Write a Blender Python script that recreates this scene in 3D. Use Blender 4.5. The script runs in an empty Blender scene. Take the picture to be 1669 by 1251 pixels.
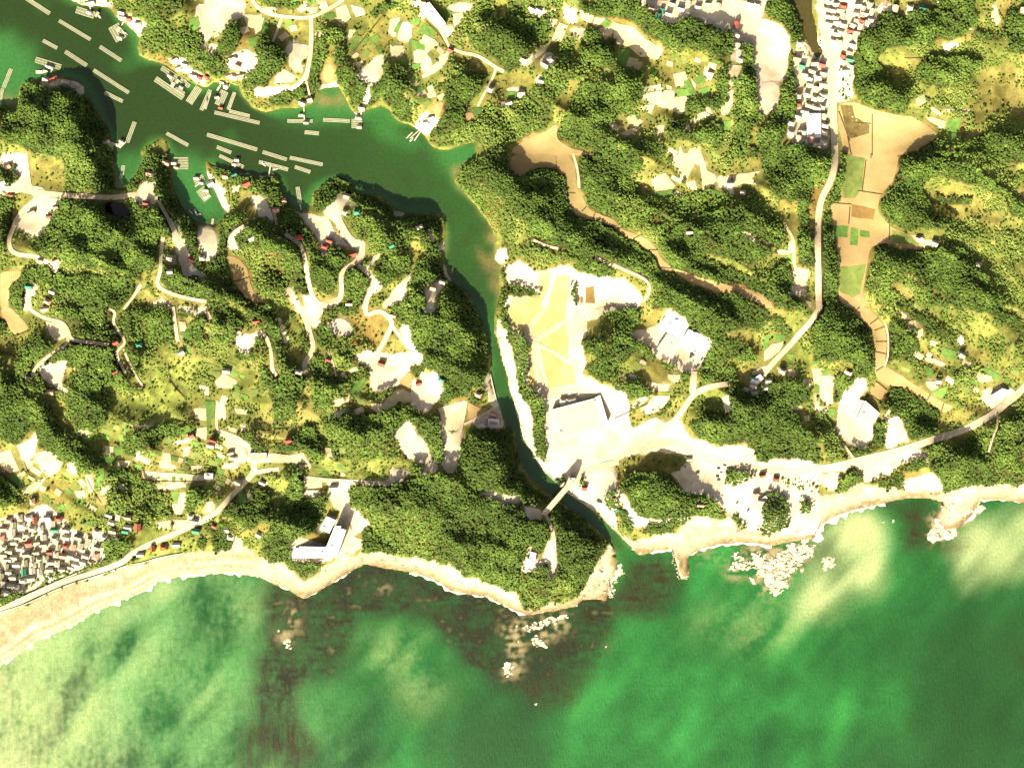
import bpy, math, random
import numpy as np
from mathutils import Vector, Matrix
from mathutils.geometry import delaunay_2d_cdt, tessellate_polygon
rng = np.random.default_rng(7); random.seed(7)
R = math.radians
sc = bpy.context.scene; COL = sc.collection

# ------------------------------------------------------------------ camera, sky, sun, exposure
MPP = 0.75                       # metres on the ground per photo pixel
HFOV = R(36)
HC = 1669*MPP/2/math.tan(HFOV/2) # flying height of the aerial camera
cam = bpy.data.cameras.new('camera'); camo = bpy.data.objects.new('camera', cam); COL.objects.link(camo)
camo.location = (0, 0, HC); cam.sensor_fit = 'HORIZONTAL'; cam.angle = HFOV
cam.clip_start = 10; cam.clip_end = 8000; sc.camera = camo
SUN_EL, SUN_AZ = R(39), math.atan2(-0.93, -0.37)      # the sun stands over the sea, shadows fall inland
SKY_STRENGTH, SUN_STRENGTH, EXPOSURE = 0.06, 5.0, 1.80
w = bpy.data.worlds.new('World'); sc.world = w; w.use_nodes = True
nt = w.node_tree; sky = nt.nodes.new('ShaderNodeTexSky'); sky.sky_type = 'NISHITA'; sky.sun_disc = False
sky.sun_elevation = SUN_EL; sky.sun_rotation = math.pi/2 - SUN_AZ
sky.dust_density = 7; sky.ozone_density = 0; sky.air_density = 0.55
bg = nt.nodes['Background']; bg.inputs['Strength'].default_value = SKY_STRENGTH
nt.links.new(sky.outputs[0], bg.inputs['Color'])
sl = bpy.data.lights.new('sun', 'SUN'); sl.energy = SUN_STRENGTH; sl.angle = R(0.5); sl.color = (1, 0.88, 0.66)
so = bpy.data.objects.new('sun', sl); COL.objects.link(so)
sdir = Vector((math.cos(SUN_EL)*math.cos(SUN_AZ), math.cos(SUN_EL)*math.sin(SUN_AZ), math.sin(SUN_EL)))
so.rotation_euler = sdir.to_track_quat('Z', 'Y').to_euler(); so.location = sdir*2500
vs = sc.view_settings; vs.view_transform = 'Standard'; vs.look = 'None'; vs.exposure = EXPOSURE; vs.gamma = 1
sc.cycles.max_bounces = 4; sc.cycles.diffuse_bounces = 2; sc.cycles.glossy_bounces = 2

# ------------------------------------------------------------------ materials
def new_mat(name):
    m = bpy.data.materials.new(name); m.use_nodes = True
    b = m.node_tree.nodes['Principled BSDF']; b.inputs['Roughness'].default_value = 0.85
    b.inputs['Specular IOR Level'].default_value = 0.15
    return m, m.node_tree, b
def mottled(name, c, amp=0.25, scale=0.25, stripes=None, rough=0.85, hue=0.0, rnd=0.25, c2=None):
    """base colour broken up by noise (and furrows), varied per object"""
    m, t, b = new_mat(name); b.inputs['Roughness'].default_value = rough
    g = t.nodes.new('ShaderNodeNewGeometry')
    n = t.nodes.new('ShaderNodeTexNoise'); n.inputs['Scale'].default_value = scale; n.inputs['Detail'].default_value = 5; n.inputs['Roughness'].default_value = .65
    t.links.new(g.outputs['Position'], n.inputs['Vector'])
    cr = t.nodes.new('ShaderNodeValToRGB'); e = cr.color_ramp.elements
    c2 = c2 or tuple(v*(1-amp*1.6) for v in c)
    e[0].position = .3; e[0].color = (*c2, 1); e[1].position = .66; e[1].color = (*[v*(1+amp) for v in c], 1)
    t.links.new(n.outputs['Fac'], cr.inputs[0]); out = cr.outputs[0]
    if stripes:
        oi = t.nodes.new('ShaderNodeObjectInfo')
        vr = t.nodes.new('ShaderNodeVectorRotate'); vr.rotation_type = 'Z_AXIS'
        mm = t.nodes.new('ShaderNodeMath'); mm.operation = 'MULTIPLY'; mm.inputs[1].default_value = 6.28
        t.links.new(oi.outputs['Random'], mm.inputs[0]); t.links.new(mm.outputs[0], vr.inputs['Angle'])
        t.links.new(g.outputs['Position'], vr.inputs['Vector'])
        wv = t.nodes.new('ShaderNodeTexWave'); wv.inputs['Scale'].default_value = stripes; wv.inputs['Distortion'].default_value = 2.5; wv.inputs['Detail Scale'].default_value = .6
        t.links.new(vr.outputs[0], wv.inputs['Vector'])
        mr = t.nodes.new('ShaderNodeMapRange'); mr.inputs['To Min'].default_value = .9; mr.inputs['To Max'].default_value = 1.05
        t.links.new(wv.outputs['Fac'], mr.inputs['Value'])
        mx = t.nodes.new('ShaderNodeMix'); mx.data_type = 'RGBA'; mx.blend_type = 'MULTIPLY'; mx.inputs[0].default_value = 1
        t.links.new(out, mx.inputs[6]); t.links.new(mr.outputs[0], mx.inputs[7]); out = mx.outputs[2]
    if rnd:
        oi = t.nodes.new('ShaderNodeObjectInfo'); mr = t.nodes.new('ShaderNodeMapRange')
        mr.inputs['To Min'].default_value = 1-rnd; mr.inputs['To Max'].default_value = 1+rnd
        t.links.new(oi.outputs['Random'], mr.inputs['Value'])
        mx = t.nodes.new('ShaderNodeMix'); mx.data_type = 'RGBA'; mx.blend_type = 'MULTIPLY'; mx.inputs[0].default_value = 1
        t.links.new(out, mx.inputs[6]); t.links.new(mr.outputs[0], mx.inputs[7]); out = mx.outputs[2]
    t.links.new(out, b.inputs['Base Color'])
    return m
def attr_mat(name, scale=.6, lo=.7, hi=1.25, rough=.9, spec=.1):
    """colour stored per vertex (land cover, leaf tint), broken up by fine noise"""
    m, t, b = new_mat(name); b.inputs['Roughness'].default_value = rough; b.inputs['Specular IOR Level'].default_value = spec
    a = t.nodes.new('ShaderNodeAttribute'); a.attribute_name = 'Col'
    g = t.nodes.new('ShaderNodeNewGeometry'); n = t.nodes.new('ShaderNodeTexNoise'); n.inputs['Scale'].default_value = scale; n.inputs['Detail'].default_value = 4; n.inputs['Roughness'].default_value = .7
    t.links.new(g.outputs['Position'], n.inputs['Vector'])
    mr = t.nodes.new('ShaderNodeMapRange'); mr.inputs['From Min'].default_value = .3; mr.inputs['From Max'].default_value = .7
    mr.inputs['To Min'].default_value = lo; mr.inputs['To Max'].default_value = hi; t.links.new(n.outputs['Fac'], mr.inputs['Value'])
    mx = t.nodes.new('ShaderNodeMix'); mx.data_type = 'RGBA'; mx.blend_type = 'MULTIPLY'; mx.inputs[0].default_value = 1
    t.links.new(a.outputs['Color'], mx.inputs[6]); t.links.new(mr.outputs[0], mx.inputs[7]); t.links.new(mx.outputs[2], b.inputs['Base Color'])
    return m
M = {}
M['ground'] = attr_mat('land_cover', .5, .6, 1.35)
M['leaf'] = attr_mat('foliage', .9, .65, 1.3, .75, .15)
M['bark'] = mottled('bark', (.06, .04, .025), .3, 2)
M['W'] = mottled('pale_bare_soil', (.42, .375, .28), .12, .06, rnd=.06, c2=(.29, .24, .15))
M['Y'] = mottled('straw_field', (.41, .345, .215), .12, .15, stripes=.22, rnd=.14, c2=(.33, .265, .135))
M['G'] = mottled('green_crop', (.085, .165, .030), .2, .2, stripes=.3, rnd=.3)
M['M'] = mottled('young_crop', (.115, .150, .035), .2, .1, stripes=.2, rnd=.15)
M['B'] = mottled('ripe_paddy', (.265, .185, .085), .14, .035, stripes=.12, rnd=.10, c2=(.18, .142, .05))
M['T'] = mottled('harvested_plot', (.15, .095, .028), .12, .2, rnd=.1)
M['D'] = mottled('damp_plot', (.085, .065, .02), .3, .1, rnd=.1)
M['L'] = mottled('dry_lawn', (.335, .28, .122), .08, .05, rnd=.06, c2=(.27, .2, .06))
M['road'] = mottled('cream_concrete_road', (.385, .325, .215), .1, .2, rnd=.05, c2=(.31, .25, .15))  # cream concrete, the road's own colour
M['asphalt'] = mottled('worn_road', (.27, .245, .19), .12, .2, rnd=.06)
M['ditch'] = mottled('ditch', (.05, .038, .015), .3, .5, rnd=.1)
M['sand'] = mottled('beach_sand', (.36, .30, .195), .14, .06, rnd=0, c2=(.22, .155, .08))
M['foam'] = mottled('sea_foam', (.56, .53, .45), .1, .3, rnd=0, c2=(.4, .38, .27))
M['reeffoam'] = mottled('broken_surf', (.46, .42, .31), .25, .2, rnd=0, c2=(.16, .14, .07))
M['concrete'] = mottled('concrete', (.38, .36, .31), .12, .4, rnd=.1)
M['white'] = mottled('white_paint', (.66, .65, .62), .05, .4, rnd=.06, rough=.6)
M['rock'] = mottled('shore_rock', (.30, .26, .2), .35, .5, rnd=.25, c2=(.1, .075, .05))
M['bamboo'] = mottled('weathered_bamboo', (.21, .22, .125), .25, .8, rnd=.15)
M['plank'] = mottled('pale_planks', (.33, .33, .23), .2, .9, rnd=.1)
M['float'] = mottled('raft_float', (.06, .07, .05), .2, 1, rnd=0)
M['wall'] = mottled('plaster_wall', (.42, .38, .31), .12, .5, rnd=.15)
M['dark'] = mottled('dark_opening', (.02, .018, .014), .2, 1, rnd=0)
M['metal'] = mottled('painted_metal', (.3, .3, .29), .15, 1, rnd=.2, rough=.5)
M['hotelgreen'] = mottled('green_flat_roof', (.10, .2, .12), .1, .3, rnd=.05)
M['tyre'] = mottled('tyre', (.02, .02, .02), .1, 2, rnd=0)
M['glass'] = mottled('car_glass', (.03, .035, .04), .1, 1, rnd=0, rough=.15)
def roof_mat(name, c, am=.12):
    return mottled(name, c, am, .6, stripes=1.6, rnd=.14, rough=.65)
ROOF = {'w': ('white', roof_mat('pale_roof', (.40, .36, .265))), 'g': ('grey tiled', roof_mat('grey_tile_roof', (.275, .25, .17))),
        'r': ('red', roof_mat('red_roof', (.24, .068, .042))), 'p': ('pale pink', roof_mat('pink_roof', (.36, .21, .15))),
        't': ('teal green', roof_mat('teal_roof', (.045, .17, .10))), 'b': ('brown', roof_mat('brown_roof', (.16, .06, .025)))}

# ------------------------------------------------------------------ traced map of the place
K = 336/1668*10
TX, TY = [0, 334, 668, 1000, 1333], [0, 250, 500, 750]
COVER = """F00 18,68 34,67 34,69 45,70 60,72 65,75 70,77 84,97 90,106 84,108 84,112 90,118 93,126 92,155 52,158 52,145 55,140 50,128 22,120 0,113 0,86 8,90 15,92 16,80
W00 33,65 42,62 62,66 67,70 68,76 64,76 60,71 34,69
W00 58,0 91,0 91,6 75,4 60,1
W00 95,10 110,14 116,18 118,22 114,28 104,20 95,15
W00 135,48 150,47 152,54 167,62 167,70 158,66 150,59 142,53
W00 160,3 167,2 167,35 162,25 155,22
G00 154,16 160,13 162,20 158,26 152,24
f00 92,0 150,0 145,10 140,14 130,17 160,26 164,30 165,45 167,60 152,52 148,47 135,46 122,44 114,38 112,32 120,20 118,14 108,12 98,9 92,6
W00 84,113 96,118 92,120 83,115
W10 0,0 30,0 32,12 18,20 13,25 6,25 4,32 0,32
W10 4,34 11,36 10,44 3,45
Y10 31,12 46,12 46,16 39,23 34,21
Y10 40,20 48,14 46,24 41,28
G10 47,16 51,16 51,26 46,28
G10 34,31 43,29 41,38 35,34
W10 22,43 32,40 44,44 42,52 37,58 25,57 17,55 16,52 24,47
W10 18,60 35,60 34,65 18,64
F10 14,24 20,17 26,20 30,25 29,32 25,38 20,44 12,46 10,40 15,34
F10 0,46 10,46 16,52 20,60 8,64 2,60 0,56
F10 45,30 51,28 55,33 60,36 66,44 66,48 60,54 56,62 52,70 40,74 31,73 31,66 37,58 43,52 43,42 44,36
O10 62,17 84,16 84,30 78,33 66,34 58,32
W10 66,36 75,34 84,36 83,46 78,50 80,58 72,56 68,52 68,46 65,42
Y10 57,62 64,56 74,62 70,66 56,68
W10 40,72 44,71 70,70 72,72 62,76 46,78 41,79
F10 88,29 97,32 98,45 95,60 95,70 90,76 82,78 72,82 66,86 52,84 50,80 62,76 72,72 82,66 86,50
f10 88,28 100,22 112,22 116,32 106,36 98,36 96,32
O10 98,38 104,38 105,50 97,52
B10 97,52 104,52 105,66 95,66
W10 95,68 109,67 108,70 95,71
F10 105,38 112,40 116,52 122,60 130,66 130,76 124,84 118,86 113,76 106,62
F10 146,54 158,52 164,60 166,70 160,80 167,86 167,98 158,97 150,88 144,80 134,86 130,88 132,80 136,74 144,62
F10 44,0 64,0 72,4 90,4 86,6 74,6 60,8 50,5
O10 57,7 82,5 84,10 66,14 58,12
Y10 45,6 57,6 57,13 50,12
Y10 82,6 91,6 91,10 84,12
G10 97,12 104,10 106,14 94,17
Y10 106,7 114,4 118,14 112,20 107,16
Y10 118,4 128,7 130,12 122,14
Y10 92,2 98,0 100,6 94,10
O10 114,22 124,24 133,22 137,18 126,30 116,40 114,34
Y10 117,24 122,25 115,34
G10 124,28 127,30 119,40 116,38
O10 138,12 152,10 160,14 167,20 167,45 150,52 134,55 120,58 116,48 128,36 138,24
W10 124,58 134,50 144,43 146,52 142,62 138,68 133,69 128,66 122,62
Y10 150,16 158,14 154,30 148,28
G10 156,18 160,18 156,27 152,26
W10 158,18 167,18 167,34 158,32
Y10 150,36 162,38 160,46 150,46
G10 165,32 167,32 167,44 165,44
F10 136,10 148,2 156,8 150,9 138,14
G10 150,0 160,4 156,6 148,2
W10 132,70 137,69 132,84 128,90 126,92 128,82
W20 0,0 10,0 9,6 3,4
W20 24,22 34,22 36,24 30,30 28,30
G20 0,16 9,14 7,20 1,20
G20 11,19 22,24 18,30 12,28 5,28
G20 1,32 8,34 13,37 12,41 4,40
G20 2,52 9,51 8,56 2,57
G20 21,10 28,8 34,10 30,18
Y20 12,28 20,32 24,36 18,40 8,40 4,38
W20 3,41 16,41 17,56 12,58 8,52 3,50
W20 18,54 30,44 31,48 24,56 12,62 14,58
Y20 34,12 42,10 44,14 36,22
W20 33,5 50,2 50,9 42,11 31,8
Y20 2,64 8,66 6,70 2,69
F20 50,28 64,26 72,16 80,16 84,15 104,14 114,18 112,28 104,35 92,45 88,52 80,58 76,57 74,50 64,44 52,40 47,38 46,32
f20 52,6 68,0 71,14 64,20 54,24 44,30 36,26 46,18 52,14
O20 68,0 80,0 80,15 72,15
f20 80,0 125,0 122,12 112,18 100,12 90,14 80,14
W20 96,6 110,8 109,13 97,10
Y20 110,14 120,16 116,22 111,18
Y20 126,4 136,8 136,18 130,20 124,14
Y20 138,8 149,13 146,19 138,15
Y20 150,14 158,15 152,22 148,20
G20 158,15 163,18 160,24 156,22
Y20 153,23 165,20 164,28 158,32
W20 131,23 142,22 141,30 133,28
Y20 121,18 128,21 124,30 122,34 115,32
Y20 108,36 114,33 110,42 102,47 100,43
W20 90,52 99,43 100,46 91,54
W20 104,50 112,42 118,47 116,54 110,56
F20 138,0 167,0 167,16 158,15 146,11 138,7
F20 142,24 148,20 153,25 155,32 165,33 165,48 166,55 150,55 140,48 138,40 140,32
O20 132,30 139,31 138,42 135,46 133,40
f20 122,34 132,30 134,46 150,56 140,62 120,74 108,78 108,66 108,58 118,52
W20 103,62 108,63 108,69 102,69
O20 68,60 78,60 80,66 77,72 76,80 70,84 56,86 60,78 66,70
O20 80,58 98,60 100,66 88,68 79,66
W20 62,70 67,70 67,76 62,75
W20 74,82 86,82 86,87 74,86
G20 78,74 86,74 86,80 78,79
W20 78,71 87,71 88,74 78,74
W20 88,73 94,73 90,80 87,80
O20 36,44 60,50 70,54 66,60 48,54 36,50
B20 17,86 28,81 24,94 20,92
W20 14,89 24,100 18,106 13,111 3,102
G20 50,88 58,87 60,90 54,94
B20 45,91 51,91 52,96 45,96
F20 22,70 34,66 46,62 54,56 60,62 58,74 52,80 46,86 44,94 40,98 30,106 14,112 13,110 20,104 24,98 25,90 27,80
f20 60,88 74,87 88,82 98,72 108,66 116,76 116,90 114,98 104,108 96,112 70,120 58,113 42,116 30,120 18,118 14,112 30,106 42,96 54,96
O20 118,78 130,66 136,68 130,80 125,94 120,92
F20 137,70 150,67 167,70 167,126 140,120 132,116 118,112 120,102 126,94 130,86
B20 82,125 84,119 100,110 110,106 120,100 118,112 130,120 140,122 150,126
Y20 161,98 167,100 167,112 162,106
F20 62,120 76,120 78,126 62,126
F30 0,0 18,0 28,8 33,16 44,20 52,18 64,14 74,20 80,24 88,29 95,20 96,16 99,17 98,26 95,44 88,46 78,42 60,38 44,40 38,36 26,28 14,18 0,10
W30 18,0 124,0 122,10 118,16 132,18 138,24 143,34 143,44 140,52 139,62 132,66 116,66 114,56 110,46 108,34 100,32 97,24 88,28 76,22 74,18 68,14 62,12 56,16 48,19 40,18 34,12 28,4
W30 115,66 134,66 135,82 130,88 124,93 120,92 117,80
W30 96,24 104,26 106,34 104,50 95,50 96,36
Y30 93,53 104,53 103,62 94,62
G30 97,64 102,63 102,69 96,69
Y30 94,64 97,64 97,70 94,70
Y30 90,73 97,73 96,84 92,94 86,92
G30 90,92 95,92 94,98
O30 124,93 120,96 112,108 110,116 112,126 116,126 114,112 122,100
F30 104,36 110,36 114,58 116,80 118,92 122,96 114,102 108,114 104,120 96,116 96,98 98,86 102,68
F30 120,0 140,2 148,6 150,18 150,30 144,36 141,28 136,18 124,14
F30 144,46 146,62 148,92 140,98 138,110 134,118 118,120 116,112 124,98 132,86 136,70 140,60 141,50
F30 96,118 150,116 167,122 167,126 90,126
Y30 0,18 6,20 16,22 26,32 40,40 36,49 28,46 22,46 12,38 2,36 0,30
G30 4,40 12,40 13,46 9,54 2,48
Y30 12,46 20,48 16,56 10,54
G30 23,54 28,50 25,58 21,58
Y30 17,50 24,50 20,58 16,56
O30 30,48 46,46 52,54 48,68 40,70 36,62 26,54
O30 60,44 74,42 78,48 72,54 64,54
Y30 48,60 58,58 60,64 56,70 50,70
G30 50,72 60,72 62,77 52,79
G30 57,65 62,65 67,78 62,80
G30 69,72 78,70 78,77 70,79
Y30 62,62 67,68 66,72
W30 74,58 78,54 80,60 80,64 75,64
G30 67,62 72,59 74,67 68,68
W30 22,70 40,68 38,72 24,74
W30 22,76 48,72 50,80 60,78 58,84 56,92 50,90 40,86 28,82
O30 16,92 30,94 34,102 22,110 6,112 0,110 0,98
Y30 23,86 34,84 30,92 22,88
G30 15,90 22,94 20,98
Y30 10,96 16,92 24,98 18,104
Y30 0,100 4,102 3,110 0,108
Y30 5,108 14,104 22,104 12,110
Y30 34,102 41,101 40,108 35,111
F30 0,56 14,55 22,60 20,66 24,70 20,80 14,88 4,94 0,92
F30 56,88 60,80 78,80 84,68 84,58 92,62 93,72 88,84 80,88 66,92 58,92
Y30 62,98 70,92 78,88 80,92 70,98 64,102
Y30 56,100 60,98 63,106 58,108
G30 88,98 95,98 94,107 88,108
F30 44,98 56,96 58,108 68,106 84,96 90,108 84,120 70,116 58,114 44,112
F30 4,122 12,116 26,114 40,118 44,126 2,126
Y30 54,118 58,126 52,126
Y30 62,120 70,118 72,126 60,126
W30 146,50 150,34 156,34 167,46 167,120 148,116 140,110 142,98 149,92 148,72 146,62
O30 152,30 160,38 167,40 167,50 160,48 152,40
W40 0,0 47,0 47,22 40,22 33,26 30,38 29,56 28,74 30,80 17,83 0,84
W40 0,46 8,50 9,100 8,120 0,120
B40 17,84 30,82 48,90 69,94 76,94 90,102 98,110 90,116 80,120 70,126 21,126 16,96
D40 18,85 28,85 30,95 42,101 42,108 26,112 22,100
F40 33,25 47,18 48,14 56,12 66,16 80,10 96,8 110,16 122,24 118,28 110,34 90,36 70,36 56,40 48,46 50,60 58,72 74,72 74,80 70,90 60,91 48,88 34,78 30,76 29,60 30,40
O40 58,50 76,46 88,46 84,54 66,60 60,58
O40 94,34 112,33 118,30 124,28 124,34 112,38 100,42
W40 101,38 113,34 114,38 104,42
G40 93,45 101,45 98,49
Y40 118,20 126,24 122,24
W40 47,8 54,2 60,4 60,10 52,12
W40 72,4 76,4 75,12 72,12
W40 81,6 86,4 88,8 84,11
Y40 95,0 100,0 98,8
W40 164,8 167,8 167,13 165,13
Y40 141,4 144,4 148,16 144,22 140,16
F40 87,0 124,2 128,12 124,22 110,14 100,6
F40 124,26 142,30 150,26 150,30 140,34 130,32
F40 150,10 160,8 167,16 167,44 156,42 154,30 150,20
g40 140,36 151,34 151,45 139,45
O40 130,56 156,52 167,58 167,96 130,96 120,84 132,70
F40 88,48 110,46 132,50 118,68 104,72 90,70 82,64 76,60
Y40 79,80 86,76 88,84 80,85
Y40 92,86 101,92 98,94 91,88
Y40 103,88 110,88 108,91 103,91
Y40 114,89 122,88 121,93 116,92
Y40 86,93 104,98 101,105 90,98
G40 105,96 116,95 114,107 103,106
O40 114,106 136,101 134,108 120,112 116,110
G40 105,108 114,108 116,115 108,116
F40 68,126 82,119 92,115 98,112 108,118 118,114 140,108 150,108 167,106 167,126
O40 100,118 116,118 110,123 100,122
W01 0,0 18,0 20,2 24,26 34,28 34,30 52,32 52,35 30,36 24,30 10,30 0,34 0,28
O01 20,4 50,6 54,16 52,30 36,30 28,28 24,20
W01 4,4 11,8 11,12 5,13
F01 0,12 4,14 14,10 16,20 8,26 0,28
W01 0,22 4,22 4,26 0,26
F01 75,0 92,0 92,29 78,25 74,12
f01 51,0 75,0 74,12 78,32 53,33
F01 0,36 10,34 11,38 10,46 10,58 6,64 4,72 0,72
W01 28,36 42,36 50,37 48,44 44,49 40,58 34,66 27,69 20,63 14,58 16,52 24,46 18,45 26,40
O01 14,64 20,65 25,70 20,78 14,80 9,74
F01 50,36 108,44 134,46 137,55 141,72 130,64 126,80 124,100 114,104 104,98 92,96 72,92 56,90 50,86 36,84 24,78 28,70 38,64 44,50
F01 18,96 40,92 48,97 58,100 80,98 100,100 112,106 104,118 96,126 66,122 48,114 40,108 30,104 24,120 26,126 8,126 8,106 12,102
W01 108,34 116,24 122,20 125,22 128,36 124,42 112,42 108,38
F01 103,25 108,16 118,2 135,0 138,16 139,30 142,36 150,44 157,58 160,80 166,85 162,96 150,78 144,64 134,48 126,38 124,22 114,22 112,28 104,31
W01 137,53 140,54 146,66 151,76 154,88 158,92 167,98 167,100 154,98 150,100 146,92 144,80 140,68
W01 159,64 167,60 167,86 162,80
F01 128,98 140,92 150,100 167,100 167,118 152,118 138,112 128,104
W01 23,106 28,106 30,108 26,116 25,126 20,126 19,118
W01 42,111 46,112 45,116
B01 2,96 16,94 18,98 14,102 8,104 7,126 0,126 0,98
W01 30,86 36,86 38,90 46,86 50,88 46,96 44,97 40,90 34,90
W01 134,82 142,82 142,89 135,88
O01 112,98 120,94 124,100 118,104
Y01 124,120 132,117 140,126 124,126
W11 0,14 4,16 12,24 17,36 21,44 20,49 16,46 12,38 8,28 4,22
W11 22,26 29,26 27,31 24,33
F11 0,6 12,8 22,10 26,18 44,20 58,20 63,30 66,38 72,46 82,60 90,72 94,84 92,94 88,84 80,74 72,66 64,64 60,54 56,44 50,34 38,27 30,26 26,22 16,22
O11 28,32 38,32 42,40 44,52 36,56 30,48
W11 38,34 44,34 51,40 53,46 56,52 54,55 50,50 44,52 42,44 37,38
F11 12,56 20,47 32,48 32,58 24,62 20,72 19,78 10,80 9,72 13,66
W11 20,66 28,60 33,58 30,63 24,66 25,74 30,77 28,78 20,77
F11 28,60 40,55 48,53 56,56 60,66 70,72 76,76 80,90 75,100 66,88 60,80 40,76 30,76 26,68
f11 36,80 60,80 68,90 74,94 70,104 58,110 48,116 38,106 36,96
B11 16,82 26,84 34,92 36,104 40,112 50,119 52,122 34,118 26,108 22,96
F11 2,86 14,82 20,94 24,106 32,116 54,124 20,118 14,104 10,98 0,96
F11 0,100 8,102 17,116 20,126 4,126 0,118
W11 0,60 8,62 10,70 9,78 8,86 2,88 0,84
W11 68,42 78,49 96,50 104,62 112,70 118,76 108,74 104,70 98,80 96,85 94,82 94,74 90,66 82,56 78,50
W11 96,44 107,38 107,32 115,34 122,42 126,44 112,41 110,48 112,58 118,68 130,72 130,80 126,88 120,90 123,80 116,72 110,66 104,54 98,52
F11 88,36 96,26 108,19 118,24 122,32 134,34 140,34 150,42 153,46 152,50 167,50 167,68 150,58 142,48 128,46 120,41 116,35 106,32 106,38 96,46 90,46 86,44
W11 153,46 162,49 156,51 152,50
f11 110,50 118,48 140,54 150,62 167,68 167,80 150,82 140,80 130,72 120,66 112,60
F11 94,86 104,76 112,78 118,84 122,86 112,92 108,98 106,110 98,114 90,112 84,100 86,88
F11 113,96 120,90 128,96 136,104 138,110 130,120 124,124 116,120 110,108 111,100
F11 140,86 167,84 167,96 150,106 146,108 138,100
F11 72,100 80,90 82,104 86,114 88,118 80,115 72,110
W11 63,109 70,108 76,118 78,126 74,126
W11 79,116 86,115 92,122 94,126 82,126
W11 124,90 132,92 136,84 140,80 138,88 132,94 136,100 142,104 144,108 136,114 130,126 127,126 134,112 138,106 130,96
W11 150,112 160,104 167,98 167,102 162,108 164,114 154,122 144,126 142,120 150,116
B11 92,120 106,116 110,116 108,122 98,124
F11 157,118 167,115 167,126 158,126
F21 0,50 26,52 30,58 22,70 27,76 26,86 28,94 30,104 38,108 44,112 52,122 54,126 26,126 24,118 30,108 22,102 18,112 14,118 10,126 0,126 0,104 8,86 14,80 10,72 0,66
O21 0,74 10,74 12,84 4,90 0,92
W21 16,64 20,67 22,74 18,70
W21 24,76 28,70 28,78 24,78
W21 27,88 30,90 34,104 30,104 27,98
W21 12,112 22,102 28,104 28,110 20,116 18,126 12,126
f21 38,20 46,18 58,26 76,36 84,52 86,60 80,68 84,76 100,74 120,80 140,86 156,90 167,98 150,98 134,96 126,92 106,96 96,94 92,88 78,88 80,82 72,76 75,68 72,56 60,48 52,38 44,30
F21 39,17 52,4 64,2 78,0 80,14 92,18 100,12 112,12 124,12 127,20 128,42 132,48 140,52 150,54 167,60 167,90 150,86 138,84 120,78 106,72 98,66 96,58 84,52 74,36 60,26 48,20 40,18
F21 134,84 150,84 164,92 167,98 150,99 136,96
F21 138,2 167,0 167,52 150,50 144,40 137,28 135,16
B21 82,0 118,0 118,12 105,11 96,15 91,19 82,16
B21 119,0 128,0 134,10 135,28 140,36 144,44 150,48 167,54 167,59 152,55 140,52 132,46 128,38 128,24 125,14 119,12
W21 70,78 78,78 80,84 77,89 72,88 69,84
W21 77,90 90,87 102,96 115,95 128,90 136,97 167,99 167,126 75,126 78,116 100,115 106,117 100,110 90,108 80,108 78,100
F21 76,107 84,106 92,108 100,110 106,115 98,116 86,114 78,118 74,124 70,122
F21 76,92 79,92 78,106 76,106
L21 104,97 114,97 112,110 108,118 105,126 80,126 82,117 100,116 106,116
L21 118,98 130,98 126,126 111,126
T21 142,108 149,107 150,121 142,121
T21 138,116 140,116 140,121 138,121
F21 132,104 135,104 135,124 132,124
F31 0,0 24,0 22,12 10,22 0,22
f31 0,20 20,24 24,34 40,36 60,34 74,30 80,28 95,34 98,40 84,42 78,50 60,56 50,58 40,66 34,64 20,62 10,58 0,54
Y31 46,6 54,0 62,0 66,8 60,20 58,24 54,22 52,12
Y31 62,0 71,0 76,14 82,17 84,22 76,28 72,30 71,20 70,10 66,8
Y31 31,20 42,16 50,26 48,29 36,31 32,28
G31 33,32 48,29 50,32 40,35 34,35
Y31 59,24 66,22 68,30 60,29
W31 84,18 92,18 96,24 97,32 94,34 92,28 86,26
Y31 96,18 104,16 110,16 120,14 112,20 116,26 106,24 98,28
O31 106,14 112,4 118,0 118,14
O31 115,22 124,32 134,42 146,42 150,60 148,70 142,66 138,56 132,46 122,38 116,30
F31 44,4 48,8 52,18 58,22 54,23 48,14
F31 130,0 167,0 167,12 160,30 152,32 158,34 157,60 160,80 165,84 164,92 150,90 149,74 152,60 150,40 142,40 130,34 124,22 118,14 118,0
f31 98,40 112,32 116,34 122,44 134,54 140,66 138,74 128,66 118,56 108,46
F31 40,68 48,60 60,56 80,46 100,43 110,50 120,60 128,70 136,76 124,76 112,64 104,62 110,72 124,78 132,82 130,85 116,88 113,90 98,88 78,80 70,84 86,92 100,96 114,102 124,106 128,98 140,88 142,96 144,114 150,116 154,126 126,126 118,116 100,112 82,110 66,104 50,96 46,88 38,78 36,70
Y31 103,63 108,63 116,70 126,76 120,76 108,70
Y31 131,80 134,78 140,78 142,72 146,68 146,78 142,82 136,82
G31 138,84 146,80 146,88 140,88
O31 115,88 128,82 136,85 118,91
g31 80,86 92,88 92,92 84,91
Y31 142,96 148,92 158,94 156,108 148,108 142,104
W31 142,108 154,108 156,117 148,114 144,112
Y31 154,118 160,120 160,126
B31 0,55 6,60 8,62 20,66 28,70 34,76 38,84 44,90 48,94 40,96 37,92 35,84 28,78 16,70 6,64 0,60
F31 0,62 10,68 24,76 32,84 38,96 46,98 64,106 80,114 104,116 116,120 122,126 30,126 40,114 32,104 24,98 14,94 0,88
B31 47,92 56,95 66,99 76,101 90,106 106,109 120,113 130,124 128,126 122,124 114,119 100,116 86,113 74,108 64,105 52,98
W31 0,99 8,101 14,106 20,112 22,118 20,126 0,126
O31 158,34 167,32 164,60 158,60
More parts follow.
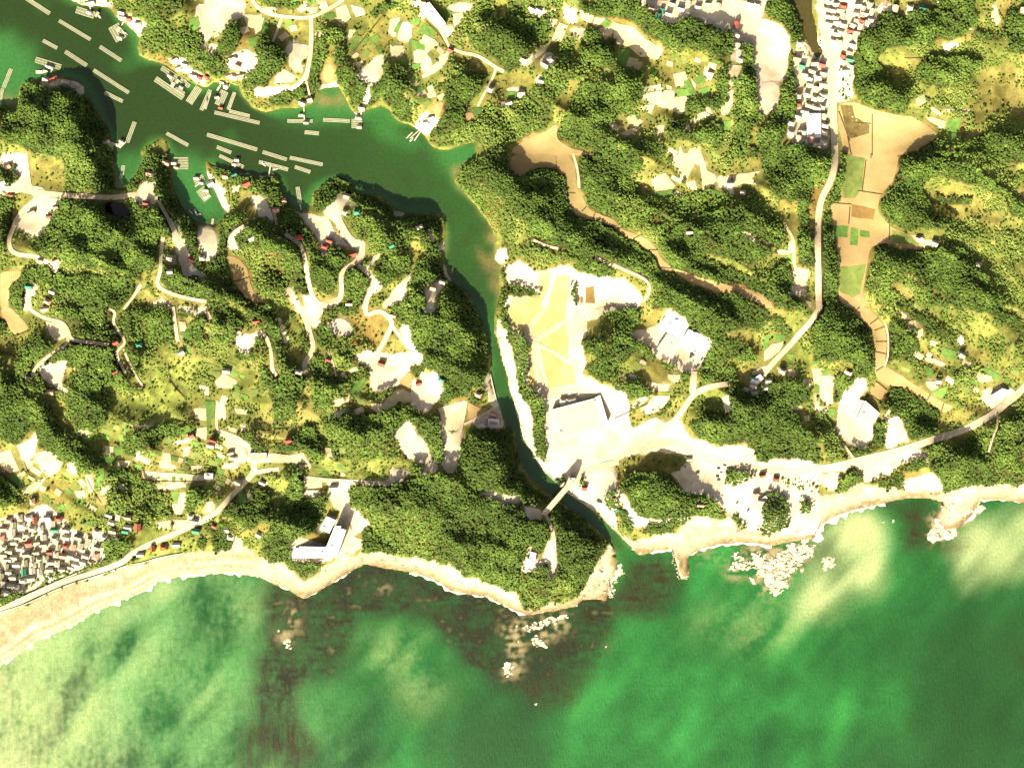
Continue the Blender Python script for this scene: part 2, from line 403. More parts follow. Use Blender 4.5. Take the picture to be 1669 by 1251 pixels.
B41 21,0 66,0 64,10 62,22 54,30 50,36 48,46 54,54 60,60 74,66 82,66 86,74 84,78 72,77 58,72 46,74 42,78 40,90 38,100 36,112 40,124 24,126 18,120 16,110 17,90 15,70 12,60 10,44 12,39 18,38 20,20
G41 12,58 25,59 24,68 14,67
G41 27,60 33,61 32,75 26,74
G41 34,62 42,63 42,68 34,67
T41 27,41 47,45 45,54 27,51
M41 16,92 39,90 36,104 34,114 28,116 18,112 16,104
M41 20,0 38,4 36,28 30,36 20,36
Y41 76,66 86,70 96,70 95,76 86,76
M41 60,62 74,66 82,74 60,72
F41 66,2 90,2 120,8 128,14 150,30 160,38 167,40 167,52 156,50 152,38 138,30 124,24 100,18 86,22 82,30 90,42 92,48 108,52 112,56 100,60 88,58 74,62 62,58 54,52 50,44 51,34 60,26 63,16
F41 128,0 167,0 167,8 140,6
O41 88,28 110,26 126,32 134,44 150,50 148,58 130,54 116,53 94,50 90,44
F41 94,34 112,36 124,36 122,44 110,42 96,42
F41 44,74 56,71 60,75 76,78 96,80 100,76 108,74 116,78 126,88 134,96 140,108 148,118 150,126 110,126 100,112 84,102 66,94 52,84 46,82
f41 40,92 44,84 58,88 70,98 88,104 96,112 110,124 60,126 50,120 40,112 37,104
O41 56,108 64,104 78,112 76,118 84,126 74,122
O41 118,76 130,84 140,96 145,110 150,120 140,106 132,94
W41 127,88 131,88 132,92 128,91
G41 129,92 133,92 136,98 132,97
F41 0,54 9,46 12,60 15,78 16,86 15,96 17,112 18,126 2,126 1,90
F41 17,0 21,0 20,18 18,36 10,42 9,38 12,28 15,18
F41 0,0 10,0 11,12 0,24
B02 0,2 8,0 12,4 24,16 20,19 12,23 8,18 4,12
O02 0,24 12,24 22,20 26,26 16,40 12,52 8,56 4,50 2,38
F02 0,8 5,10 6,18 0,22
F02 22,28 26,24 32,22 36,24 38,30 46,30 40,36 30,44 26,52 22,56 26,58 30,54 38,62 42,66 40,72 30,66 20,64 20,70 28,76 36,78 42,80 44,86 48,100 60,106 72,112 80,118 84,126 46,126 40,118 34,114 30,104 28,96 20,108 14,112 0,110 0,42 2,52 10,58 14,44 18,36
Y02 37,12 50,13 54,16 55,24 46,28 40,22
W02 32,48 38,45 46,46 54,43 52,54 50,64 56,68 54,70 46,65 36,58 32,52
O02 44,80 50,80 56,92 60,100 58,102 52,98 46,90
Y02 60,100 70,99 74,103 64,104
G02 67,104 75,104 74,108 68,107
F02 54,30 60,29 74,30 90,32 94,38 96,46 102,54 108,62 114,66 116,70 108,68 96,64 86,64 84,70 86,78 86,94 76,100 66,98 58,94 54,84 54,74 58,66 58,56 66,52 58,50 54,42 42,46 36,48 34,44 46,36
f02 34,0 88,0 94,3 90,8 96,16 98,24 102,28 96,32 74,28 60,26 56,16 50,10 38,8
F02 72,0 90,2 88,4 74,4
f02 98,4 104,0 138,0 140,14 140,30 128,32 118,30 108,28 100,20 94,12
F02 98,6 106,2 106,14 112,28 104,28
F02 142,6 158,5 160,8 144,9
W02 144,0 165,0 164,6 150,5
F02 158,10 167,8 167,30 158,28 152,18
G02 152,14 158,14 158,18 152,18
G02 147,20 154,21 155,28 149,27
G02 143,34 155,33 154,38 144,37
Y02 145,12 150,12 152,20 146,20
F02 100,34 114,34 116,40 114,54 108,52 102,46 98,38
O02 96,42 102,46 108,58 116,64 112,66 106,62 100,54
O02 104,70 114,70 112,76 104,75
g02 114,42 128,40 132,60 150,74 158,84 150,94 128,98 106,98 88,92 86,78 96,72 110,70 116,66
g02 136,40 167,40 167,80 152,72 140,62 136,52
Y02 104,94 108,96 124,95 124,98 108,98
O02 150,80 156,76 158,84 150,92
F02 128,98 136,96 150,95 158,92 160,96 150,100 140,106 134,106 130,110 126,116 104,120 100,118 101,104 110,102
Y02 157,82 167,82 167,92 158,90
Y02 159,98 167,97 167,108 158,104
W02 140,110 150,106 158,104 156,107 144,111
Y02 14,112 26,106 29,100 30,108 28,120 22,126 18,124
Y02 30,118 38,116 46,120 50,126 28,126
Y02 0,118 8,116 12,124 6,126 0,126
Y02 85,112 92,113 91,120 86,119
G02 92,114 99,112 100,119 94,120
G02 85,121 92,120 94,126 86,126
Y02 111,117 117,116 114,125 109,124
Y02 132,118 138,118 138,126 130,126
Y02 147,114 154,112 153,120 148,122
O02 140,118 147,118 146,126 140,126
F12 4,6 18,2 28,8 32,14 30,18 24,22 14,20 8,16 6,8
F12 32,0 54,0 57,8 62,24 66,36 66,44 60,44 56,40 54,32 50,26 46,16 38,12
W12 22,20 28,22 40,22 44,20 47,22 42,26 38,32 36,37 33,39 28,36 26,32
F12 24,34 30,38 36,38 40,32 42,24 48,26 50,30 46,32 40,40 34,44 26,42
F12 8,22 24,22 26,28 22,32 12,28
Y12 58,8 62,10 66,20 68,26 65,30 62,22
g12 62,0 72,0 78,20 84,26 84,36 78,36 66,32 66,16
F12 76,24 84,26 84,36 78,34
O12 66,34 72,32 80,36 82,38 80,44 74,46 68,41
W12 72,0 94,0 95,4 92,9 86,14 83,12 78,6
W12 84,12 90,10 94,12 90,17 86,15
W12 98,14 112,8 118,14 120,18 116,24 106,22 100,18
F12 88,16 98,14 104,22 108,24 106,30 100,34 94,32 88,22
F12 96,9 106,5 107,7 98,10
f12 106,28 120,28 128,32 120,34 124,42 130,46 132,52 120,50 108,44
F12 96,1 124,0 122,5 112,6 98,4
O12 126,10 134,8 142,4 148,10 150,16 144,28 134,32 128,28 126,18
O12 150,20 156,28 162,34 154,38 144,34
W12 158,14 164,14 167,20 167,36 162,32 160,22
W12 120,40 128,36 140,36 148,38 156,38 167,36 167,50 160,54 166,56 158,62 152,66 140,68 134,66 134,58 132,48
F12 150,2 167,0 167,14 160,12 154,10
B12 160,56 167,52 167,66 156,62
Y12 134,78 144,78 154,68 160,66 167,70 167,76 150,82 140,86 134,82
F12 135,72 144,70 152,66 154,68 146,74 136,76
F12 104,56 120,54 132,50 134,54 130,58 122,60 112,64 104,72 102,80 94,84 88,80 88,56 90,40 98,42 100,52
g12 120,66 130,58 134,66 134,80 120,82 116,72
G12 107,69 112,66 113,72 108,72
G12 120,64 129,57 130,60 122,70 117,70
Y12 103,80 114,76 116,71 118,71 116,78 106,81
G12 98,86 104,86 103,92 98,92
W12 104,86 119,82 119,84 106,90
F12 44,52 50,48 52,54 56,58 64,54 70,50 78,50 81,56 80,66 78,74 74,84 68,92 58,92 56,84 50,72 46,60
g12 82,58 89,56 88,70 86,82 96,90 94,96 84,96 78,88 76,80 78,68
g12 0,42 20,42 30,44 44,48 44,58 52,74 56,84 56,94 80,94 62,102 50,98 40,102 20,98 10,98 12,88 16,80 10,76 0,66
Y12 8,60 14,54 20,56 26,60 24,66 16,66 10,65
Y12 10,80 14,76 17,82 17,91 10,91
Y12 24,82 35,83 34,87 26,86
G12 0,76 8,76 9,82 4,92 4,104 2,100
F12 26,100 40,102 44,110 60,112 72,106 80,96 90,98 92,108 96,124 88,126 80,116 66,116 50,114 42,120 38,110 30,106
F12 97,94 104,90 120,88 130,86 140,88 150,82 158,78 167,80 167,94 156,98 152,102 154,108 148,106 130,110 126,118 112,116 104,110 98,102
f12 100,104 126,112 140,108 156,110 162,120 167,126 100,126
W12 152,103 163,93 167,92 167,124 160,116 156,108
g12 90,98 96,98 100,112 102,126 97,126 94,112
Y12 11,102 20,104 30,110 34,120 40,126 24,126 20,116 14,110
Y12 44,118 56,118 68,120 80,118 84,126 44,126
W22 78,0 167,0 167,4 143,10 144,20 139,30 142,46 140,54 144,58 154,62 167,66 167,126 112,126 110,112 110,84 104,74 94,66 86,40
F22 0,0 10,0 12,6 20,6 24,0 53,0 58,16 60,24 64,26 64,44 63,50 61,62 58,64 50,66 47,72 40,74 28,78 22,78 24,72 28,68 26,56 20,54 12,50 10,44 16,37 8,38 4,34 3,22 0,14
F22 0,50 8,46 12,52 10,56 2,56
F22 47,72 60,70 60,76 54,81 48,78
W22 10,2 18,0 20,2 16,7 12,5
W22 0,22 3,30 8,38 11,38 10,46 4,46 0,48
W22 2,58 8,60 10,54 18,54 24,54 25,60 28,66 26,70 24,76 18,80 10,84 0,80
Y22 23,82 43,76 44,92 38,100 28,100
B22 46,76 56,82 64,82 58,88 48,94
W22 22,88 26,98 28,126 40,126 43,100 32,102
W22 50,92 60,88 70,82 73,90 74,96 60,98 54,96
W22 62,56 65,52 70,72 76,94 73,96 68,84 64,72
F22 0,82 6,84 12,90 18,86 22,90 26,102 27,116 26,126 20,126 14,118 10,108 4,98 0,92
W22 0,94 6,104 14,114 20,126 2,126 0,120
F22 52,98 60,96 66,99 78,97 82,100 86,116 90,126 40,126 44,116 46,108
W22 71,10 74,10 78,20 82,30 84,40 86,54 88,66 92,74 98,82 98,98 102,110 102,120 112,126 102,126 94,110 88,92 82,68 76,44 70,20
F22 73,0 78,0 78,10 84,18 92,26 95,34 96,46 96,56 92,62 100,68 108,76 109,86 109,96 108,104 112,116 110,124 102,120 101,108 98,96 98,82 92,76 88,64 86,50 84,36 80,24 74,10
L22 79,0 108,0 95,16 92,23 99,29 99,36 100,50 104,64 97,66 95,60 98,50 97,38 94,26 84,16 80,10
L22 113,0 127,0 126,9 103,23 98,23 98,18
L22 104,28 126,14 129,30 128,42
L22 105,33 112,36 132,49 135,62 112,66 109,52
Y22 112,67 136,63 136,68 114,72
g22 142,10 150,9 164,12 167,20 167,32 150,26 144,22
F22 152,7 167,2 167,18 160,10
F22 138,29 150,23 156,28 167,30 167,58 154,60 144,56 140,50 146,46 150,40 142,38
W32 10,22 30,17 37,14 44,4 48,2 54,7 60,12 61,18 66,22 80,25 78,32 74,42 68,50 62,52 54,53 33,38 28,31 18,25
O32 20,8 36,2 40,6 38,14 30,16 20,16
W32 0,0 12,0 0,4
F32 0,4 18,0 20,8 14,22 0,24
F32 48,0 122,0 124,14 118,18 104,18 90,20 80,25 62,16 58,10
F32 0,24 10,23 18,27 28,33 36,42 52,53 62,54 60,62 54,62 48,58 40,50 30,42 22,36 14,36 8,44 4,48 0,46
g32 10,42 18,41 21,54 10,54
O32 20,44 34,42 44,52 52,54 46,64 30,64 22,56
Y32 44,55 54,55 53,60 50,62 44,58
Y32 28,60 36,62 46,62 44,68 36,68 30,66
G32 42,69 46,69 46,71 42,71
Y32 33,72 46,72 44,76 38,84 28,87 22,84 28,78
Y32 15,78 24,72 32,71 26,76 16,84
F32 0,62 16,62 30,66 36,70 24,72 14,76 10,72 2,66
g32 44,80 54,70 60,74 54,84 46,92 38,90
F32 14,83 26,77 27,78 16,86
F32 38,86 46,75 48,77 40,88 26,89
F32 79,25 92,24 106,29 112,36 114,42 108,44 96,42 84,50 76,52 70,50 75,40 80,32
O32 88,20 100,20 116,24 118,38 114,40 110,32 104,28 90,24
f32 70,50 84,48 96,52 94,62 80,62 68,66
F32 88,50 96,50 100,60 90,62
F32 86,66 96,64 108,68 110,70 104,72 90,70
O32 96,48 110,44 116,46 110,54 108,64 98,60
F32 124,4 136,14 142,22 130,20 124,10
O32 126,0 136,0 138,10 130,10
G32 122,22 127,22 125,34 121,34
G32 129,22 140,23 138,28 130,28
Y32 128,30 138,28 134,36 126,42 122,44 122,36
g32 114,42 120,36 122,45 116,46
Y32 112,52 120,48 126,48 118,54 112,56
W32 110,60 118,54 124,50 120,58 116,66 112,70 109,66
W32 118,64 128,56 128,60 120,68 116,69
Y32 132,48 136,50 140,54 136,56
Y32 138,50 146,50 148,56 140,56
g32 134,40 150,34 160,40 160,50 150,52 140,48
G32 140,38 146,38 144,44
F32 158,12 167,8 167,44 162,42 160,28
F32 116,66 128,60 150,60 158,64 160,76 140,84 130,78 118,74
Y32 152,58 160,58 160,66 156,65
Y32 161,50 167,50 167,62 162,62
G32 163,63 167,63 167,70 163,70
Y32 163,72 167,72 167,85 163,84
g32 68,68 86,70 94,74 96,84 92,88 80,82 74,76
W32 88,74 94,72 98,80 94,86 90,84
F32 94,70 108,70 118,74 130,80 146,84 154,96 167,110 167,126 118,124 114,112 100,110 88,112 78,110 68,104 62,96 68,90 72,82 84,86 96,88
O32 154,82 160,86 162,96 167,100 167,108 158,98 152,90
W32 0,67 8,68 12,76 13,84 12,94 16,98 24,94 34,90 40,94 50,90 56,94 58,100 64,106 74,108 82,114 100,112 112,114 116,118 117,126 74,126 52,119 36,117 20,118 8,122 0,126
O32 8,126 20,119 40,118 60,122 66,126
O32 56,98 62,98 66,106 60,104
F42 0,0 26,0 30,8 40,14 45,22 46,36 46,52 40,56 30,58 28,46 22,42 14,46 8,44 0,40
O42 12,46 22,41 28,48 26,56 18,52
B42 27,0 41,0 48,8 54,16 56,26 55,40 54,48 58,50 66,54 74,60 80,64 90,70 102,78 110,80 104,86 100,84 88,76 78,72 74,66 66,64 56,64 48,58 46,52 46,36 45,20 38,12 30,6
B42 42,66 48,60 56,68 50,76 43,72
O42 38,68 42,66 48,78 46,80 40,76
F42 56,18 60,12 70,20 80,28 82,36 70,40 60,42 56,44 56,30
Y42 64,6 68,4 74,9 72,12
Y42 74,12 80,10 80,16 78,20 73,16
Y42 79,20 85,17 85,22 81,27
W42 112,24 116,22 118,26 116,32 111,28
F42 58,0 78,6 90,8 100,20 110,27 108,30 98,26 84,16 74,8 66,4
F42 118,0 140,0 167,10 167,24 150,14 136,6
G42 101,33 113,36 110,43 104,42 100,38
O42 88,30 100,32 98,38 104,44 88,40
W42 113,37 118,37 117,42 113,41
Y42 84,40 96,42 104,46 100,48 88,44
O42 119,30 134,36 142,42 138,48 128,44 118,38
G42 86,46 94,52 92,58 86,54
Y42 88,60 96,60 98,66 92,68 88,64
G42 94,68 104,64 104,70 100,74 94,71
G42 132,48 142,52 148,56 146,60 140,56 132,50
Y42 128,52 140,56 142,60 132,61 127,58
G42 150,57 157,58 156,61 150,61
O42 148,52 167,54 167,60 156,58
F42 60,64 66,65 74,68 78,73 86,76 100,85 99,90 98,98 90,104 80,106 74,108 68,90 58,86 56,80 50,76 56,68
O42 100,86 124,78 138,82 116,94 98,100
W42 19,70 30,58 40,57 38,66 34,76 40,80 48,86 44,94 44,108 38,112 30,113 22,108 17,104 15,94
W42 56,92 66,88 70,98 72,108 60,114 55,114 54,100
W42 134,70 142,66 138,74 146,66 154,64 160,70 148,80 140,82 134,78
Y42 52,90 58,82 59,84 56,92
F42 45,94 54,92 54,112 44,112 45,104
F42 20,110 30,113 42,112 54,114 42,118 30,124 22,114
f42 0,70 8,90 14,104 24,122 28,126 0,126
O42 0,108 4,108 8,126 5,126
Y42 0,56 10,56 16,57 12,64 12,78 8,80 0,72
G42 9,82 14,82 13,90 9,90
G42 2,52 10,51 9,55 3,54
W42 0,80 8,82 6,86 0,86
F42 12,56 20,54 30,58 20,68 18,78 13,78
W42 60,118 80,114 88,120 88,126 30,126
f42 82,113 90,110 100,108 110,112 120,108 140,98 156,86 167,78 167,126 90,126 88,118
F42 82,112 94,108 90,112 86,116
F42 74,124 82,121 88,126 72,126
W03 0,46 20,44 34,34 50,46 56,54 70,60 84,58 96,60 96,64 84,66 84,80 70,88 40,98 20,106 0,114
Y03 0,4 12,0 16,8 8,10
Y03 18,0 28,0 22,9
Y03 30,0 50,0 48,8 40,13 34,9
Y03 54,2 60,2 62,10 58,13 54,8
G03 8,11 12,14 19,20 18,24 9,16
Y03 13,12 18,8 22,10 17,15
Y03 17,25 30,16 40,12 36,16 30,24 18,28
F03 0,6 6,8 9,18 16,24 15,30 8,38 0,40
O03 30,20 42,14 56,18 62,30 50,36 38,30 28,30
Y03 69,12 74,12 76,24 72,26
G03 78,8 84,6 84,16 82,18 78,18
Y03 82,20 91,20 86,27 81,28
B03 79,29 88,29 86,36 81,37
Y03 60,25 68,24 70,30 63,32
F03 62,0 84,0 82,6 72,10 64,8
g03 50,36 62,30 78,28 82,38 88,40 82,50 70,58 58,54 52,48
G03 68,49 76,49 74,53 69,52
F03 86,6 96,6 110,10 114,16 128,18 132,22 128,24 110,18 100,14 86,13
Y03 94,0 106,0 104,6 96,5
Y03 114,8 166,12 164,17 140,19 130,18 116,14
G03 131,15 136,15 136,18 131,18
G03 139,13 142,13 142,18 139,18
G03 145,14 148,14 148,18
Y03 128,0 142,4 142,8 130,6
Y03 154,4 163,4 163,9 155,8
W03 128,21 150,19 150,22 130,24
G03 139,25 145,25 144,33 140,33
Y03 146,26 153,25 150,36 146,44 141,43 139,35 144,35
B03 108,26 114,24 114,30 108,29
M03 117,38 122,36 130,38 126,42 118,42
f03 88,20 106,20 120,22 138,26 138,42 140,46 128,46 112,42 100,42 90,42 88,34
F03 116,40 128,44 130,41 124,46 116,44
F03 153,24 164,20 167,24 160,36 150,42
Y03 127,50 138,48 138,56 128,55
Y03 140,48 152,48 156,50 148,56 140,56
W03 152,44 162,44 160,49 156,48
F03 85,64 96,62 108,66 106,72 98,80 90,80 84,74
F03 72,84 100,76 84,86 60,92
g03 108,66 120,56 128,60 118,66 110,72
F03 0,104 20,106 14,112 0,116
F03 38,92 54,88 56,91 38,98
g03 104,84 110,78 120,72 144,68 150,60 160,62 167,68 167,73 146,75 130,78 112,84
F03 106,80 112,75 118,78 110,80
F03 158,64 167,62 167,73 160,70
Y13 16,2 27,2 26,7 14,6
W13 0,10 7,10 7,15 0,15
O13 10,6 30,8 30,12 22,16 20,26 12,28 10,20
Y13 0,34 6,33 8,38 4,42 0,42
W13 23,16 30,14 33,17 30,22 24,22
W13 42,17 51,17 50,21 44,20
G13 27,26 31,23 34,34 28,36
Y13 33,24 36,24 39,34 35,34
g13 52,14 60,20 66,28 64,36 58,42 54,36 51,24
F13 38,24 42,20 50,22 51,30 56,40 50,50 46,48 40,56 32,54 26,48 20,44 12,46 22,30 26,28 26,36 36,36
F13 60,8 70,10 77,8 79,20 79,30 84,31 100,26 101,32 98,38 94,48 90,53 86,58 78,60 73,62 70,70 71,80 74,86 68,86 64,82 50,80 46,74 50,60 54,52 60,40 66,28 68,16
Y13 80,13 94,15 95,22 80,23
W13 80,24 93,24 92,30 80,29
Y13 80,2 86,0 86,6 82,8
g13 88,0 167,0 167,14 148,16 126,16 96,14 86,12 84,4
F13 94,12 112,13 128,17 100,15
W13 97,16 112,18 148,18 150,12 153,6 166,9 158,18 150,20 134,20 117,20 117,30 118,37 126,42 132,50 130,54 124,58 121,60 117,50 110,42 106,36 100,28 102,20
F13 118,20 134,19 150,18 167,16 167,40 150,46 140,44 132,38 124,36 117,34
f13 118,36 132,38 142,46 167,40 167,76 160,78 157,72 150,70 140,62 130,56 126,60 132,50 126,44
F13 126,56 134,54 140,62 148,68 156,72 158,77 150,76 140,74 128,72 128,64
W13 70,66 74,62 88,66 100,68 106,54 110,42 116,50 118,58 122,62 128,64 127,70 118,74 106,78 94,82 84,82 72,82
W13 90,54 100,44 106,46 108,50 100,59 92,58
F13 74,82 90,82 94,85 88,90 80,92 72,88 66,84
F13 0,50 10,50 22,52 26,58 22,72 12,74 8,68 4,60
O13 20,50 30,56 40,54 46,50 54,54 50,60 44,62 30,62 24,58
F23 0,0 8,0 12,6 8,10 0,12
W23 13,0 21,0 22,8 14,12 9,13 12,8
W23 27,0 38,0 36,8 33,12 28,9
F23 38,0 87,0 90,10 98,18 110,28 112,32 100,36 90,36 88,26 82,26 62,26 56,25 44,20 36,14 38,8
F23 0,16 10,12 20,10 28,10 33,13 42,20 52,25 60,30 70,34 76,36 86,36 90,38 92,44 96,48 106,47 110,47 115,54 114,64 110,70 108,76 98,70 92,80 88,90 96,91 106,85 110,86 114,96 117,90 118,70 118,56 114,48 110,44 118,40 122,34 134,42 146,54 158,68 160,70 154,76 148,84 148,92 144,100 138,108 132,114 126,112 118,116 106,120 95,121 90,116 84,104 78,104 62,100 54,94 46,94 38,88 26,82 14,80 6,78 10,68 6,60 0,54
f23 0,44 20,44 28,50 26,62 12,80 0,78
f23 40,50 60,44 66,60 56,70 40,66
f23 88,92 112,98 130,90 142,96 130,112 96,120 88,108
W23 56,26 70,27 80,28 84,26 88,27 87,35 80,34 74,36 66,32
W23 91,37 100,37 108,41 106,47 98,48 94,44
W23 96,70 102,72 103,84 110,79 112,80 108,86 94,91 89,90 92,80
W23 114,64 118,66 118,90 114,96 111,84 107,80
W23 104,0 167,0 167,58 160,48 150,40 142,34 128,24 122,20 114,14
F23 135,18 139,14 142,18 138,22
F23 158,28 167,24 167,44 158,38
F23 112,16 126,16 122,20 116,20
W33 60,0 167,0 167,60 150,60 110,58 100,48 94,44 84,34 72,27 60,26 52,16 46,12 56,6
O33 8,10 20,2 36,2 46,6 46,14 40,12 30,10 26,8 16,8 10,16 2,18 2,10
g33 46,0 62,0 60,8 50,10 46,6
F33 4,20 8,16 12,10 20,7 26,9 34,11 40,10 46,14 52,20 54,24 57,28 62,26 70,28 78,30 84,36 88,42 93,46 84,47 72,44 66,44 50,47 40,47 24,47 18,46 12,34 8,26
F33 92,4 106,5 114,8 113,14 104,20 96,20 90,18 92,10
O33 140,10 167,14 167,22 148,18
g33 134,14 140,12 146,20 167,22 167,28 150,24 138,18
F33 120,32 126,26 132,25 138,29 140,40 142,48 144,52 138,54 132,56 126,60 118,58 110,56 112,57 122,56 119,42
F33 150,34 156,32 163,34 158,40 151,44
F33 94,46 100,45 104,48 108,54 104,52
W33 0,18 6,26 14,38 20,46 40,48 60,46 66,44 60,48 44,50 32,50 26,53 20,55 14,52 8,40 2,28
F33 0,26 4,28 5,36 3,40 10,44 12,50 16,54 14,58 8,54 6,48 0,44
F33 22,58 30,51 44,49 60,45 64,47 50,54 40,60
Y43 0,4 24,2 34,0 70,0 62,8 58,12 38,18 36,12 30,5 22,8 0,10
W43 0,12 18,9 14,24 0,18
F43 14,24 16,14 22,8 30,6 35,10 36,18 28,20 20,26 14,28
F43 44,18 50,15 55,16 54,22 48,20
F43 56,20 60,12 68,10 70,14 68,24 56,24
F43 66,7 76,0 87,0 86,4 76,8
f43 130,0 167,0 167,22 150,18 145,10
F43 88,2 100,0 130,0 144,10 146,18 130,20 114,23 102,24 100,14 92,10
W43 70,20 74,14 88,11 96,13 101,18 100,24 86,25 70,24"""
ROADS = """7 03 -8,127 0,123 20,112 50,99 85,88 100,82 106,76 120,68 140,60 155,53 169,47
7 13 -1,48 10,42 20,30 30,20 38,12 40,8 40,-2
6 12 40,126 38,118 34,112 26,106 12,101
5 13 40,10 50,8 60,7
5 13 80,14 97,16 112,17 134,18 150,19
8 23 128,20 134,12 150,6 169,1
7 32 0,124 20,112 40,98 52,90 62,74 68,68 80,64 94,62
9 32 20,116 40,108 60,112 74,122 82,126
9 33 80,0 100,4 120,8 140,10 167,7
9 43 -1,7 14,5 30,1
9 42 25,126 60,118 80,112 100,105 120,99 140,88 150,80 160,72 172,60
8 32 64,70 65,52
9 40 2,-2 4,20 8,40 12,50 12,70 13,100 14,127
5 40 28,0 24,20 20,36 16,46 12,52
8 41 14,-1 14,10 10,24 4,34 1,44 0,60 0,90 1,127
7 32 168,-2 160,12 150,22 142,32 130,44 120,56 112,64
4 10 38,0 44,8 56,13 82,15 92,12 104,5 112,0
3 10 62,15 55,34
5 10 86,15 86,40 84,52 82,62 76,68 70,72
2 10 82,66 85,78
4 20 24,22 29,32 31,38 42,43 52,44 60,48 70,55 76,58
4 20 31,42 24,56 10,62
2.5 20 70,55 66,66 60,76 55,86
3 30 150,50 152,80 150,94 146,104 145,116
5 01 20,0 24,28
6 01 -8,33 12,29 26,31 52,34 76,35 92,36 110,33
5 01 30,37 20,44 14,52 10,62 7,70 8,78 14,82 28,83 34,86 42,90 46,96
4 01 132,68 130,82 130,96 126,106 134,112 150,117 167,120
3 01 114,106 108,116 100,126
5 01 22,126 22,116 28,108
6 01 137,53 144,70 149,88 152,98
4 01 128,38 137,54
5 11 65,65 74,71 79,76 82,92 84,106 88,118 96,124 106,122 111,114 110,100 112,94 122,88 127,80 129,74 118,70 108,52
4 11 124,90 130,96 138,106 132,114 128,126
5 11 20,76 20,70 24,64 32,59
3 11 56,45 58,58
4 02 22,0 30,6 38,10 50,12 55,18 57,27 70,28 88,31
3.5 02 55,24 55,30 47,35 36,42 28,50 26,56
3 02 88,2 94,4 91,12 96,20 102,28 98,33 94,36 96,44 102,54
4 02 140,0 142,16 144,28
5 12 0,0 4,10
4 12 44,20 50,24 54,38 54,50 58,56
6 12 76,0 82,10 85,22 88,32 86,38 80,46 82,54
5 12 130,0 130,8 142,2 152,12 150,18 144,30 140,36
4 12 152,16 162,30
2 12 100,38 104,46 106,56
3 12 10,76 9,98 12,102
5 22 45,76 42,94 38,112
3 22 44,95 58,88 68,82
4.5 22 110,0 97,17 95,22 101,27 102,40 106,60 112,74
4 22 128,10 100,27
3.5 22 102,29 132,46
4 23 110,44 115,54 117,66 117,80
2 42 144,82 146,96 142,104 138,118
3 42 20,110 30,124
3 31 0,90 8,94 18,98 26,102 30,108 28,114 24,120
3 21 100,70 110,75 120,77
3 21 150,84 160,89 167,93
2.5 02 100,34 102,40 112,60 116,64
2.5 12 42,126 52,122
2 42 54,12 57,22 57,40 54,48
3 31 138,56 140,60 144,66 146,72 146,88 147,92
3 21 132,0 136,14 137,28"""
